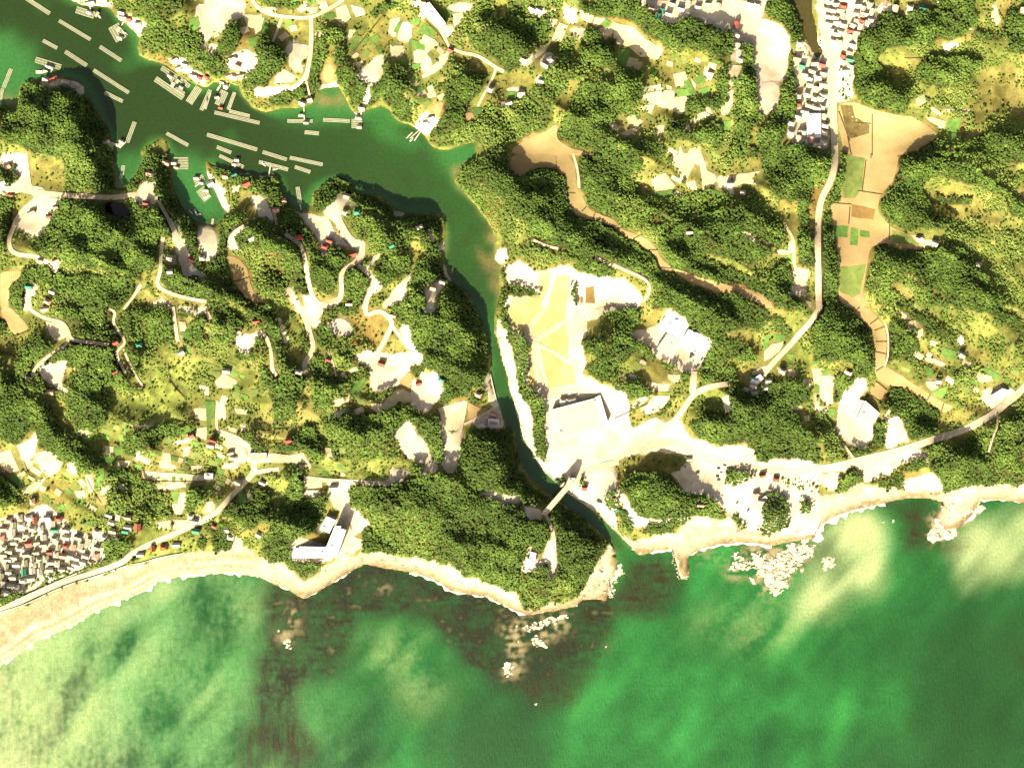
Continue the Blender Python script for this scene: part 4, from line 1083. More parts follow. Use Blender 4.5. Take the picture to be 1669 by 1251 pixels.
WC[pond | (blur(pond, 3) > .1)] = (.040, .034, .010)
WC[(GXX < 230) & (GYY > 310) & (GYY < 370) & (pond | (blur(pond, 3) > .1))] = (.016, .009, .003)  # deeper brown for the dark oval
for i in range(3): WC[:, :, i] = np.where(sea, WC[:, :, i], blur(WC[:, :, i], .7))
def water_sheet(name, mask, mat):
    m = blur(mask, 2) > .03
    cell = m[:-1, :-1] | m[1:, 1:] | m[1:, :-1] | m[:-1, 1:]
    used = np.zeros((NY, NX), bool)
    for a, b in ((slice(None, -1), slice(None, -1)), (slice(1, None), slice(1, None)), (slice(1, None), slice(None, -1)), (slice(None, -1), slice(1, None))): used[a, b] |= cell
    rem = -np.ones(NX*NY, int); rem[used.ravel()] = np.arange(used.sum())
    Fq = np.stack([idx[1:, :-1], idx[1:, 1:], idx[:-1, 1:], idx[:-1, :-1]], -1)[cell]
    z0 = -.02 if name == 'lagoon' else 0.
    Vw = world(GXX[used], GYY[used], z0*np.ones(used.sum()))
    put(link(name, mesh_np(name, Vw, rem[Fq], M[mat], WC[used], True)), kind='structure')
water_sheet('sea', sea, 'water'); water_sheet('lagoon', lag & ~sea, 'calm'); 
for q, nm in ((pond_pts, 'pond'), (dark_oval_pts, 'pond')):  # the second outline is the dark oval
    zb = 1.2; 
    pm = np.zeros(SH, bool); WX, WY = WX0*.2, WY0*.2; raster(q, pm); pmm = pad(pm)
    water_sheet(nm, pmm, 'calm')

# the land and the open sea go on beyond the mapped sheet
X0, X1, Y0, Y1 = V[:, 0].min()+1, V[:, 0].max()-1, V[:, 1].min()+1, V[:, 1].max()-1; FAR = 9000.; YC = -230.
def far_sheet(name, rects, z, mat, colr):
    VV = []; FF = []
    for x0, y0, x1, y1 in rects:
        n = len(VV); VV += [(x0, y0, z), (x1, y0, z), (x1, y1, z), (x0, y1, z)]; FF.append((n, n+1, n+2, n+3))
    put(link(name, mesh_np(name, np.array(VV), np.array(FF), mat, np.tile(np.array(colr), (len(VV), 1)))), kind='structure')
far_sheet('open_sea', [(-FAR, -FAR, FAR, Y0), (-FAR, Y0, X0, YC), (X1, Y0, FAR, YC)], -.05, M['water'], (.0100, .056, .0120))
far_sheet('far_ground', [(-FAR, Y1, FAR, FAR), (-FAR, YC, X0, Y1), (X1, YC, FAR, Y1)], 2.0, M['ground'], (.075, .095, .022))

# ------------------------------------------------------------------ draped sheets: fields, bare ground, roads, beach
def smooth_poly(pts, step=3.0, jit=0.0, rounds=1):
    p = np.array(pts, float)
    for _ in range(rounds):       # corner cutting
        q = np.roll(p, -1, 0); p = np.stack([p*.8+q*.2, p*.2+q*.8], 1).reshape(-1, 2)
    out = []
    for a, b in zip(p, np.roll(p, -1, 0)):
        n = max(1, int(np.hypot(*(b-a))/step))
        for i in range(n): out.append(a+(b-a)*i/n)
    out = np.array(out)
    if jit:
        d = np.roll(out, -1, 0)-np.roll(out, 1, 0); nrm = np.stack([-d[:, 1], d[:, 0]], 1)/(np.hypot(d[:, 0], d[:, 1])[:, None]+1e-6)
        r = rng.standard_normal(len(out)); r2 = np.convolve(np.concatenate([r[-3:], r, r[:3]]), np.ones(5)/2.4, 'same')[3:-3]
        out = out+nrm*((r*.5+r2*.8)*jit)[:, None]
    return out
def drape(name, pts, mat, dz, step=6.0, kind='structure'):
    pts = np.asarray(pts, float); n = len(pts)
    X, Y = np.meshgrid(np.arange(pts[:, 0].min()+step/2, pts[:, 0].max(), step), np.arange(pts[:, 1].min()+step/2, pts[:, 1].max(), step))
    X, Y = X.ravel(), Y.ravel(); k = inpoly(pts, X, Y); inner = np.stack([X[k], Y[k]], 1)
    if len(inner): inner = inner[segdist(inner[:, 0], inner[:, 1], list(map(tuple, pts))+[tuple(pts[0])]) > step*.35]
    allp = np.concatenate([pts, inner]) if len(inner) else pts
    r = delaunay_2d_cdt([Vector(q) for q in allp], [(i, (i+1) % n) for i in range(n)], [], 1, 1e-4)
    v2 = np.array([tuple(q) for q in r[0]]); tris = np.array([f for f in r[2] if len(f) == 3], int)
    if not len(tris): return None
    c = v2[tris].mean(1); tris = tris[inpoly(pts, c[:, 0], c[:, 1])]
    if not len(tris): return None
    tri = v2[tris]; ar = (tri[:, 1, 0]-tri[:, 0, 0])*(tri[:, 2, 1]-tri[:, 0, 1])-(tri[:, 2, 0]-tri[:, 0, 0])*(tri[:, 1, 1]-tri[:, 0, 1])
    tris[ar > 0] = tris[ar > 0][:, ::-1]
    z = zs(v2[:, 0], v2[:, 1])+dz; Vw = world(v2[:, 0], v2[:, 1], z)
    return put(link(name, mesh_np(name, Vw, tris, mat, None, True)), kind=kind)
NAMES = {'W': 'bare_ground', 'Y': 'field', 'G': 'field', 'M': 'field', 'B': 'paddy_field', 'T': 'field', 'D': 'field', 'L': 'lawn'}
lift = {'W': .30, 'B': .36, 'L': .42, 'D': .44, 'Y': .46, 'M': .48, 'T': .50, 'G': .52}
cnt = 0
for c, p in cover:
    if c not in NAMES: continue
    cnt += 1
    soft_edge = c in 'W'
    q = smooth_poly(p, 3.0, 1.1 if soft_edge else .35, 1 if soft_edge else 0)
    if c == 'B': q = smooth_poly(p, 3.0, .3, 2)
    drape(NAMES[c], q, M[c], lift[c]+(cnt % 12)*.004)
# small terrace plots between the traced fields
PLOTZ = '170,690,420,800,.35 0,700,62,800,.5 330,590,420,680,.2 540,600,640,690,-.5 415,0,520,60,-.4 640,20,720,135,.6 330,0,420,95,-.3 985,40,1090,125,.55 995,170,1060,225,.6 1085,90,1180,165,.2 1430,555,1560,660,.5 1285,560,1345,690,.1 1490,165,1570,235,.3 560,60,660,110,-.6 860,0,1000,70,.5 1080,240,1180,320,.5 1000,590,1060,650,.5 1570,590,1660,640,.4 1220,520,1290,600,.2 60,740,180,830,.6 480,730,560,780,.1 1300,450,1330,500,.1 660,130,720,170,-.4 760,80,850,110,.3 1440,500,1520,540,.7'
plot_m = np.zeros((NY, NX), bool)
taken = cm('WYGMBTDLS') | road_m | (blur(~landf, 2) > .2)
for zz in PLOTZ.split():
    x0, y0, x1, y1, an_ = map(float, zz.split(',')); ca, sa = math.cos(an_), math.sin(an_)
    for _ in range(int((x1-x0)*(y1-y0)/(95 if y0 > 685 or an_ < 0 else 330))):
        px, py = rng.uniform(x0, x1), rng.uniform(y0, y1); a_ = an_+rng.normal()*.12; ca, sa = math.cos(a_), math.sin(a_)
        hw, hd = rng.uniform(4, 9), rng.uniform(3, 5.5)
        q = [(px+u*ca-v*sa, py+u*sa+v*ca) for u, v in ((-hw, -hd), (hw*rng.uniform(.8, 1), -hd*rng.uniform(.8, 1)), (hw, hd), (-hw*rng.uniform(.8, 1), hd*rng.uniform(.85, 1)))]
        sl_ = submask(q, 3); ins = inpoly(q, GXX[sl_], GYY[sl_])
        if ins.sum() < 6 or (ins & (taken[sl_] | plot_m[sl_])).any() or (code[sl_][ins] == ord('F')).mean() > .3: continue
        plot_m[sl_] |= ins
        k_ = rng.choice(list('YYYGGMMM')); drape('field', smooth_poly(q, 3.0, .3, 0), M[k_], .54)
# the beach
def ribbon(name, pts, wd, mat, dz, kind='structure', step=4.0, wn=0.0, zfix=None):
    p = np.array(pts, float)
    for _ in range(2):
        a, b = p[:-1], p[1:]; m = np.stack([a*.75+b*.25, a*.25+b*.75], 1).reshape(-1, 2); p = np.concatenate([p[:1], m, p[-1:]])
    d = np.concatenate([[0], np.cumsum(np.hypot(*(p[1:]-p[:-1]).T))]); n = max(2, int(d[-1]/step)+1)
    s = np.linspace(0, d[-1], n); x = np.interp(s, d, p[:, 0]); y = np.interp(s, d, p[:, 1])
    tx, ty = np.gradient(x), np.gradient(y); L = np.hypot(tx, ty)+1e-9; nx, ny = -ty/L, tx/L
    w2 = np.full(n, wd/2.)
    rows = []
    ks = (-1, -.34, .34, 1)
    for kk in ks:
        ww = w2*kk
        if wn and abs(kk) == 1:
            rr = rng.standard_normal(n); rr = np.convolve(rr, [.2, .5, .8, .5, .2], 'same'); ww = ww*np.clip(1+wn*rr, .15, 2.5)
        X, Y = x+nx*ww, y+ny*ww
        zz = zs(X, Y)+dz if zfix is None else np.full(n, zfix)
        rows.append(world(X, Y, zz))
    Vw = np.stack(rows, 1).reshape(-1, 3); m = len(ks)
    i = np.arange(n-1)[:, None]*m+np.arange(m-1)[None, :]
    Fq = np.stack([i, i+1, i+m+1, i+m], -1).reshape(-1, 4)
    e1 = Vw[Fq[0, 1]]-Vw[Fq[0, 0]]; e2 = Vw[Fq[0, 3]]-Vw[Fq[0, 0]]
    if e1[0]*e2[1]-e1[1]*e2[0] < 0: Fq = Fq[:, ::-1]
    return put(link(name, mesh_np(name, Vw, Fq, mat, None, True)), kind=kind)
for k, (wd, pts) in enumerate(roads):
    ribbon('road' if wd >= 4 else 'path', pts, wd, M['asphalt'] if wd >= 14 else M['road'], .62+(k % 20)*.012)
for t, s in (('42', '30,4 34,0'), ('42', '42,14 49,9'), ('42', '46,19 54,16'), ('42', '47,28 56,28'), ('42', '46,36 55,38'), ('42', '47,52 53,48'), ('42', '47,60 56,67'),
             ('42', '43,71 51,77'), ('42', '88,76 91,71'), ('42', '100,84 102,78'), ('31', '3,61 8,59'), ('31', '16,69 22,66'), ('31', '28,78 36,78'), ('31', '37,92 47,93'),
             ('21', '128,32 134,32'), ('21', '139,47 143,43'), ('21', '148,53 150,48'), ('41', '39,5 36,30'), ('41', '43,4 43,0'), ('40', '17,90 26,114'), ('40', '44,92 44,126'), ('40', '30,99 43,100'), ('40', '27,125 24,110'),
             ('41', '32,30 52,33'), ('41', '12,40 27,41'), ('41', '26,43 25,57'), ('41', '58,58 58,70'), ('12', '40,100 68,98'), ('11', '22,104 36,100'), ('20', '13,17 26,30 31,40'), ('10', '40,0 46,10 57,14'), ('10', '146,10 120,42'),
             ('32', '1,90 28,78'), ('03', '19,0 23,10'), ('03', '70,14 76,26 82,34'), ('03', '86,14 108,20 128,25 137,26'), ('03', '109,12 116,17 165,17'), ('02', '2,36 12,40'), ('02', '12,24 25,18'), ('13', '80,23.5 94,23.5'),
             ('30', '66,84 78,93 84,94'), ('02', '136,46 137,60 150,74'), ('40', '70,47 85,47'), ('12', '56,108 92,108')):
    ribbon('ditch', tp(t, s), 1.7, M['ditch'], .66)
# surf along the beaches
for pts, wd in (("-120,1165 0,1080 20,1066 66,1034 120,1014 152,994 198,974 233,960 263,942 302,935 340,932 384,930 421,938", 9), ("447,950 475,963 495,974 516,964 548,945 570,930", 3.5),
                ("1328,882 1339,856 1364,839 1400,829 1442,819", 9), ("1121,906 1141,895 1171,887 1222,884 1258,889", 4.5), ("1540,818 1597,814 1635,812 1690,818", 5), ("668,932 712,946 734,963 769,968 797,972 825,988 856,1002", 4),
                ("1030,893 1066,900 1098,894", 4), ("1590,838 1560,856 1520,860", 4)):
    ribbon('surf', sp(pts), wd, M['foam'], 0, step=2.5, wn=.62, zfix=.10)

# ------------------------------------------------------------------ words for labels
LM = [(905, 812, 'the canal bridge'), (940, 690, 'the big gymnasium'), (1095, 562, 'the white school'), (535, 885, 'the L-shaped hotel'), (870, 545, 'the yellow lawns'), (700, 25, 'the long white hall'),
      (1405, 220, 'the large brown paddies'), (1400, 375, 'the small green paddies'), (1440, 545, 'the winding brown paddies'), (1250, 110, 'the white quarry'), (870, 245, 'the tan valley field'),
      (290, 135, 'the crowded raft landing'), (195, 340, 'the dark oval patch'), (345, 405, 'the white inlet clearing'), (460, 330, 'the white cove clearing'), (540, 400, 'the red-roofed hillside plot'), (385, 450, 'the tan sickle paddy'),
      (90, 600, 'the white hilltop yard'), (60, 360, 'the pale loop road'), (620, 600, 'the pale hilltop plaza'), (560, 530, 'the white oval clearing'), (415, 560, 'the white hanging clearing'), (720, 700, 'the fan-shaped plaza'), (415, 740, 'the curved coast road'),
      (680, 720, 'the white slope clearing'), (880, 905, 'the headland villa'), (1230, 620, 'the roadside workshops'), (1400, 680, 'the warehouse yard'), (1630, 645, 'the roadside depot'), (1200, 800, 'the white shore works'), (1260, 835, 'the shore grove'), (1050, 805, 'the dark shore wood'),
      (1560, 590, 'the upper right crop plots'), (1240, 215, 'the dirt track'), (1120, 140, 'the bright green plots'), (1030, 80, 'the terraced pale fields'), (1110, 280, 'the stepped straw fields'), (930, 60, 'the ladder of pale fields'), (830, 160, 'the small green field'), (500, 80, 'the olive square field'),
      (390, 105, 'the pale lagoon hamlet'), (535, 120, 'the pink cove field'), (620, 120, 'the cream slope field'), (100, 135, 'the lagoon point houses'), (150, 230, 'the wooded point'), (40, 270, 'the left edge crossroads'), (20, 500, 'the left edge tan field'), (250, 770, 'the striped crop strips'), (60, 760, 'the cream corner fields'),
      (180, 820, 'the grassy knoll'), (290, 800, 'the arrow-shaped field'), (55, 860, 'the upper village lanes'), (110, 900, 'the village middle'), (30, 940, 'the village seaward edge'), (160, 890, 'the village right end'), (230, 870, 'the roadside village row'), (1370, 20, 'the town top street'), (1355, 80, 'the town road fork'), (1315, 130, 'the pond bank'), (1320, 200, 'the big white town hall'), (1120, 15, 'the top edge hamlet'), (1640, 20, 'the top right corner'), (1550, 180, 'the right edge terraces'), (1520, 330, 'the bare ridge patch'), (1620, 400, 'the right edge wood'), (1180, 400, 'the pale ridge strip'), (1600, 760, 'the right edge headland'), (1290, 470, 'the roadside straw plot'), (1340, 640, 'the narrow garden plots'), (1050, 640, 'the round garden plots'),(480, 700,'the dry grass slope'),(260,680,'the light grass hill'),(520,640,'the narrow grass strip'),(790,100,'the dark hilltop wood')]
ORD = 'first second third fourth fifth sixth seventh eighth ninth tenth eleventh twelfth thirteenth fourteenth fifteenth sixteenth'.split()
pending = {}
def where(px, py):
    d = [(math.hypot(px-x, py-y), x, y, n) for x, y, n in LM]; r, x, y, n = min(d)
    dx, dy = px-x, py-y
    if r < 14: rel = 'close by'
    elif abs(dx) > 1.8*abs(dy): rel = 'right of' if dx > 0 else 'left of'
    elif abs(dy) > 1.8*abs(dx): rel = 'below' if dy > 0 else 'above'
    else: rel = ('below' if dy > 0 else 'above') if abs(dy) > abs(dx) else ('right of' if dx > 0 else 'left of')
    return rel+' '+n
def defer(o, text, cat, group, px, py):
    put(o, None, cat, group); pending.setdefault(text+' '+where(px, py), []).append((px, o))
def settle():
    for t, L in pending.items():
        L.sort(key=lambda q: q[0])
        for i, (x, o) in enumerate(L):
            if len(L) == 1: o['label'] = t
            elif i == 0: o['label'] = t+', leftmost of them'
            elif i == len(L)-1: o['label'] = t+', rightmost of them'
            else: o['label'] = t+', '+ORD[min(i, 15)]+' from left'

# ------------------------------------------------------------------ buildings
occ = np.zeros((NY, NX), bool)       # keeps the woods off roofs
def mark(px, py, r):
    s = submask([(px, py)], r+3); occ[s] |= np.hypot(GXX[s]-px, GYY[s]-py) < r
tmpl = {}
def gable(kind):
    """unit house: 1 wide (x), 1 deep (y), eaves at 1, ridge at 1.62"""
    if kind in tmpl: return tmpl[kind]
    wl = MB(); wl.add([(-.46,-.44,-.8),(.46,-.44,-.8),(.46,.44,-.8),(-.46,.44,-.8),(-.46,-.44,1),(.46,-.44,1),(.46,.44,1),(-.46,.44,1),(-.46,0,1.55),(.46,0,1.55)],
                      [(0,1,5,4),(2,3,7,6),(1,2,6,9,5),(3,0,4,8,7),(3,2,1,0)])
    rf = MB(); o = .52
    rf.add([(-o,-.54,.93),(o,-.54,.93),(o,0,1.62),(-o,0,1.62),(-o,.54,.93),(o,.54,.93),(-o,-.54,.85),(o,-.54,.85),(o,0,1.54),(-o,0,1.54),(-o,.54,.85),(o,.54,.85)],
           [(0,1,2,3),(3,2,5,4),(7,6,9,8),(8,9,10,11),(0,6,7,1),(5,11,10,4),(1,7,8,2),(2,8,11,5),(3,9,6,0),(4,10,9,3)])
    rc = MB(); rc.box(-.53,-.035,1.6,.53,.035,1.66)
    en = MB(); en.box(-.14,-.60,-.8,.14,-.445,.62); 
    tmpl[kind] = (wl.mesh('wall', M['wall']), {k: rf.mesh('roof', ROOF[k][1]) for k in ROOF}, {k: rc.mesh('ridge_cap', ROOF[k][1]) for k in ROOF}, {k: en.mesh('porch', ROOF[k][1]) for k in ROOF})
    return tmpl[kind]
def hip(kind='hip'):
    if kind in tmpl: return tmpl[kind]
    wl = MB().box(-.46,-.44,-.8,.46,.44,1)
    rf = MB(); rf.add([(-.53,-.55,.93),(.53,-.55,.93),(.53,.55,.93),(-.53,.55,.93),(-.2,0,1.6),(.2,0,1.6),(-.53,-.55,.85),(.53,-.55,.85),(.53,.55,.85),(-.53,.55,.85)],
                      [(0,1,5,4),(1,2,5),(2,3,4,5),(3,0,4),(0,6,7,1),(1,7,8,2),(2,8,9,3),(3,9,6,0),(9,8,7,6)])
    rc = MB().box(-.21,-.035,1.58,.21,.035,1.64)
    en = MB().box(-.14,-.60,-.8,.14,-.445,.62)
    tmpl[kind] = (wl.mesh('wall', M['wall']), {k: rf.mesh('roof', ROOF[k][1]) for k in ROOF}, {k: rc.mesh('ridge_cap', ROOF[k][1]) for k in ROOF}, {k: en.mesh('porch', ROOF[k][1]) for k in ROOF})
    return tmpl[kind]
hrng = np.random.default_rng(3)
def house(px, py, rc_, ang, wpx, dpx, group, hz=None):
    t = hip() if hrng.random() < .3 else gable('g')
    h = hz or (3.2 if wpx*dpx < 60 else 4.6)
    e = empty('house', P(px, py, .3), ang, (wpx*MPP, dpx*MPP, h))
    wo = link('wall', t[0], e); ro = link('roof', t[1][rc_], e); link('ridge_cap', t[2][rc_], ro)
    link('porch', t[3][rc_], e)
    mark(px, py, max(wpx, dpx)*.62)
    sz = 'small' if wpx*dpx < 52 else ('large' if wpx*dpx > 105 else 'mid-sized')
    defer(e, f"{sz} house with {ROOF[rc_][0]} roof", 'house', group, px, py)
for ln in BLD.strip().split('\n'):
    t, rest = ln.split(' ', 1)
    for q in rest.split():
        x, y = q[:-1].split(','); (px, py), = tp(t, x+','+y); c = q[-1]
        dense = t in ('03', '40') or (t == '30' and px > 1285)
        if t == '03': ang = -.18 if hrng.random() < .7 else 1.4; ang = .22*math.sin(px*.03)+(-.12 if hrng.random() < .7 else 1.45)
        elif t in ('40', '30'): ang = -.2+.1*hrng.standard_normal() if hrng.random() < .75 else 1.37
        else: ang = hrng.uniform(-.5, .5)
        wpx, dpx = hrng.uniform(10, 14.5), hrng.uniform(7.5, 10)
        if not dense: wpx, dpx = hrng.uniform(8, 12.5), hrng.uniform(6, 8.5)
        if dense: wpx *= .88; dpx *= .93
        g = 'houses of the beach village' if t == '03' else ('houses of the roadside town' if t in ('40', '30') else 'scattered country houses')
        house(px, py, c, ang, wpx, dpx, g)
def poly_building(name, t, s, h, label, cat, roofm, extras=(), par=.5):
    pts = tp(t, s); cx = sum(p[0] for p in pts)/len(pts); cy = sum(p[1] for p in pts)/len(pts)
    o = P(cx, cy, .3); e = empty(name, o)
    loc = [((x-cx)*MPP, (cy-y)*MPP) for x, y in pts]
    shr = lambda k: [(x*k, y*k) for x, y in loc]
    MB().prism(loc, -2, h).build('wall', M['wall'], e)
    rf = MB().prism(shr(1.015), h, h+.35).build('roof', roofm, e)
    pp = MB(); q = shr(1.0)
    for a, b in zip(q, q[1:]+q[:1]): pp.bar((*a, h+.55+par/2-.2), (*b, h+.55+par/2-.2), .4, par)
    pp.build('parapet', M['white'], rf)
    wn = MB()
    for a, b in zip(loc, loc[1:]+loc[:1]):
        L = math.hypot(b[0]-a[0], b[1]-a[1]); n = int(L/3)
        nx, ny = (b[1]-a[1])/L, -(b[0]-a[0])/L
        ar = sum(loc[i][0]*loc[(i+1)%len(loc)][1]-loc[(i+1)%len(loc)][0]*loc[i][1] for i in range(len(loc)))
        sg = 1 if ar > 0 else -1
        for f in range(max(1, int(h/3.4))):
            for i in range(n):
                c = (i+.5)/n; x = a[0]+(b[0]-a[0])*c+nx*sg*.02; y = a[1]+(b[1]-a[1])*c+ny*sg*.02; d = ((b[0]-a[0])/L*.8, (b[1]-a[1])/L*.8)
                wn.bar((x-d[0], y-d[1], f*3.4+1.8), (x+d[0], y+d[1], f*3.4+1.8), .12, 1.3)
    if wn.v: wn.build('window_row', M['dark'], e)
    for (u, v, a, b, hh, nm) in extras:
        (qx, qy), = tp(t, f'{u},{v}'); x, y = (qx-cx)*MPP, (cy-qy)*MPP
        if nm == 'water_tank': MB().cyl((x, y, h+.3), a/2, hh, 14).build(nm, M['white'], rf)
        else: MB().box(x-a/2, y-b/2, h+.3, x+a/2, y+b/2, h+.3+hh).build(nm, M['metal'] if nm != 'stair_tower' else M['white'], rf)
    put(e, label, cat); 
    bb = np.array(pts)
    s_ = submask(pts, 8); occ[s_] |= inpoly(pts, GXX[s_], GYY[s_]) | (segdist(GXX[s_], GYY[s_], pts+[pts[0]]) < 3)
    return e
W_ = roof_mat('white_flat_roof', (.47, .455, .42))
cream = mottled('cream_membrane_roof', (.285, .31, .225), .05, .1, rnd=0)
gym = poly_building('gymnasium', '22', '115,83 149,74 156,95 123,105', 11, 'big gymnasium with a broad cream flat roof beside the canal trees', 'gymnasium', cream, ((149, 76, 3, 2, 1.2, 'vent_unit'), (122, 101, 3, 3, 1.2, 'vent_unit')))
poly_building('gymnasium_annex', '22', '149.6,73.5 153.4,71.5 160,94 156.4,95', 9, 'narrow white wing along the right side of the big gymnasium', 'annex', W_)
poly_building('machine_house', '22', '121,77 134,73 135,77 122,80', 4.5, 'low machine house with round tanks above the big gymnasium', 'utility house', W_, ((129, 76.3, 2.4, 2, 1.4, 'water_tank'), (132, 75.5, 2.4, 2, 1.4, 'water_tank')))
poly_building('school_block', '32', '44,4 59,15 53.5,27 43,20.5 38,13.5', 10, 'white upper block of the school with a flat roof', 'school', W_, ((50, 12, 5, 4, 2.5, 'stair_tower'), (45, 14, 2.5, 2, 1.4, 'vent_unit')))
poly_building('school_hall', '32', '43,22 54,28.5 47.5,41 34.5,34', 8, 'square school hall with greyer roof left of the yard', 'school hall', cream, ((46, 30, 2.5, 2, 1.2, 'vent_unit'),))
poly_building('school_wing', '32', '60,18.5 71,23 68,28.5 56.5,24.5', 9, 'white right-hand school wing facing the parking yard', 'school wing', W_, ((64, 22, 3, 3, 2, 'stair_tower'),))
poly_building('hotel', '13', '72,68.5 99.5,69 106,53 115,55.5 107.5,77 72.5,78', 16, 'tall white L-shaped hotel standing right above the beach', 'hotel', W_, ((109, 54, 7, 6, 5, 'stair_tower'), (76, 71, 4, 4, 2.2, 'stair_tower'), (84, 72, 2, 2, 1, 'vent_unit'), (90, 72, 2, 2, 1, 'vent_unit'), (96, 73, 2, 2, 1, 'vent_unit'), (104, 68, 3, 2, 1.2, 'vent_unit')))
poly_building('hotel_annex', '13', '99,45 106,48 101,58.5 93.5,55', 6, 'low white annex behind the L-shaped hotel', 'annex', W_, ((97, 54, 2.5, 2.5, 1.2, 'vent_unit'),))
poly_building('long_hall', '20', '12.5,5 16,3.5 29,20 24,24.5 9,9.5', 8, 'long narrow white hall beside green plots near the top edge', 'hall', W_, ((18, 12, 3, 2, 1.2, 'vent_unit'),))
poly_building('warehouse', '42', '37,76 48.5,86 44.5,93 31,89', 8, 'large warehouse with pale roof in the white yard by the road', 'warehouse', roof_mat('pinkish_roof', (.36, .32, .25)), ((36, 86, 3, 2, 1, 'vent_unit'),))
poly_building('warehouse_office', '42', '33,75.5 36.5,76 32,88.5 29.5,87', 5, 'slim white office along the left wall of the large warehouse', 'office', W_)
poly_building('depot', '42', '140,71 148,66 154,68 145,76', 6, 'white depot building on its paved lot beside the curved road', 'depot', W_)
poly_building('town_hall', '30', '155.5,93 166.5,93 166.5,112 155.5,112', 8, 'big white flat-roofed hall on the town edge beside the main road', 'hall', W_, ((158, 96, 3, 3, 2, 'stair_tower'),))
poly_building('villa', '23', '97.5,73.5 102,74.5 100.5,85 96.5,84', 7, 'white villa with a dark shadow on the wooded headland', 'villa', W_, ((99, 76, 2.2, 2.2, 1.6, 'stair_tower'),))
poly_building('quay_house', '22', '63.5,90.5 72,91 72.5,97 64,98.5', 5, 'white house on the canal bank, lower of the pair', 'house', W_)
poly_building('workshop', '32', '110.5,60 118,54.5 120.5,58 112,66.5', 5, 'long white workshop at the end of the diagonal road', 'workshop', W_)
poly_building('quarry_shed', '33', '118,32 122.5,28.5 124.5,31 120,35.5', 4, 'small grey shed at the left edge of the shore grove', 'shed', ROOF['g'][1])
poly_building('apartment_block', '12', '36,118.5 50,118 50,123 36,124', 5, 'long pale lodge inside the curve of the coast road', 'lodge', ROOF['g'][1])
poly_building('lodge', '13', '0.5,10.5 7,10.5 7,14.5 0.5,14.5', 5, 'pale lodge with a thin hedge left of the coast road bend', 'lodge', W_)

# ------------------------------------------------------------------ walls, quays, bridge, jetties
def wall(name, pts, wd, h, mat, label, cat, capm=None, z=None):
    p = [np.array(q) for q in pts]; c = P(*p[0], z=z); e = empty(name, c)
    b = MB(); cp = MB()
    pl = smooth_line(pts, 5)
    W3 = [P(x, y, z=(z if z is not None else None))-c for x, y in pl]
    for a, bb in zip(W3, W3[1:]):
        b.bar(a+Vector((0, 0, h/2-.8)), bb+Vector((0, 0, h/2-.8)), wd, h+1.2); cp.bar(a+Vector((0, 0, h)), bb+Vector((0, 0, h)), wd*1.35, .28)
    b.build('wall_body', mat, e); cp.build('coping', capm or M['concrete'], e); put(e, label, cat); return e
def smooth_line(pts, step):
    p = np.array(pts, float)
    for _ in range(2):
        a, b = p[:-1], p[1:]; m = np.stack([a*.75+b*.25, a*.25+b*.75], 1).reshape(-1, 2); p = np.concatenate([p[:1], m, p[-1:]])
    d = np.concatenate([[0], np.cumsum(np.hypot(*(p[1:]-p[:-1]).T))]); n = max(2, int(d[-1]/step)+1); s = np.linspace(0, d[-1], n)
    return list(zip(np.interp(s, d, p[:, 0]), np.interp(s, d, p[:, 1])))
wall('sea_wall', tp('03', '-10,129 0,122.5 20,117 50,102 80,93 104,84.5'), .8, 2.4, M['concrete'], 'long concrete sea wall between the coast road and the beach sand', 'sea wall')
wall('retaining_wall', tp('03', '-10,124 0,119 30,105 60,92 72,87'), .8, 2.6, M['concrete'], 'village retaining wall along the inner side of the coast road', 'retaining wall')
wall('beach_wall', tp('03', '106,84 116,82.5 130,78 148,75'), .5, 1.6, M['concrete'], 'low garden wall between roadside houses and the beach', 'garden wall')
wall('canal_wall', tp('23', '87.5,0 92,11 99,19.5 106,26 111,28.5'), .9, 1.0, M['concrete'], 'curved canal quay wall along the left bank above the bridge', 'quay wall', z=1.4)
wall('canal_wall', tp('23', '120,33 132,42.5'), .8, 1.0, M['concrete'], 'short straight canal quay wall just below the bridge', 'quay wall', z=1.4)
wall('canal_wall', tp('23', '136.5,45.5 150,56 158,64 163.5,71'), 1.3, 1.2, M['concrete'], 'long canal quay wall running down to the canal mouth', 'quay wall', z=1.4)
wall('canal_wall', tp('22', '71,20 78,48 84,72 90,94 102,120')+tp('23', '108,8 120,19 128,26 146,38 157,46 168,57')+tp('33', '7,62 14,69'), .8, .9, M['concrete'], 'quay wall along the whole right bank of the canal', 'quay wall', z=1.5)
wall('canal_wall', tp('22', '65,54 69,72 75,95'), .8, .9, M['concrete'], 'straight quay wall below the left-bank wood on the canal', 'quay wall', z=1.5)
# bridge
a, b = tp('23', '108.5,43.5')[0], tp('23', '130.5,18')[0]
za, zb = float(zs(*a))+.6, float(zs(*b))+.6; zd = max(za, zb, 7.5)
A, Bv = P(*a, z=zd), P(*b, z=zd); ax = (Bv-A).normalized(); nn = Vector((-ax.y, ax.x, 0)); mid = (A+Bv)/2
e = empty('bridge', (mid.x, mid.y, 0)); put(e, 'pale two-lane road bridge crossing the green canal diagonally', 'bridge')
off = Vector((mid.x, mid.y, 0)); a3, b3 = A-off-ax*3, Bv-off+ax*3
MB().bar(a3, b3, 6.2, .7).build('deck', M['road'], e)
for s in (-1, 1):
    rl = MB(); rl.bar(a3+nn*s*3.0+Vector((0, 0, .75)), b3+nn*s*3.0+Vector((0, 0, .75)), .35, .8); rl.build('parapet', M['concrete'], e)
for f in (.33, .67):
    q = a3.lerp(b3, f); MB().box(q.x-1.1, q.y-1.1, -3, q.x+1.1, q.y+1.1, q.z-.4).build('pier', M['concrete'], e)
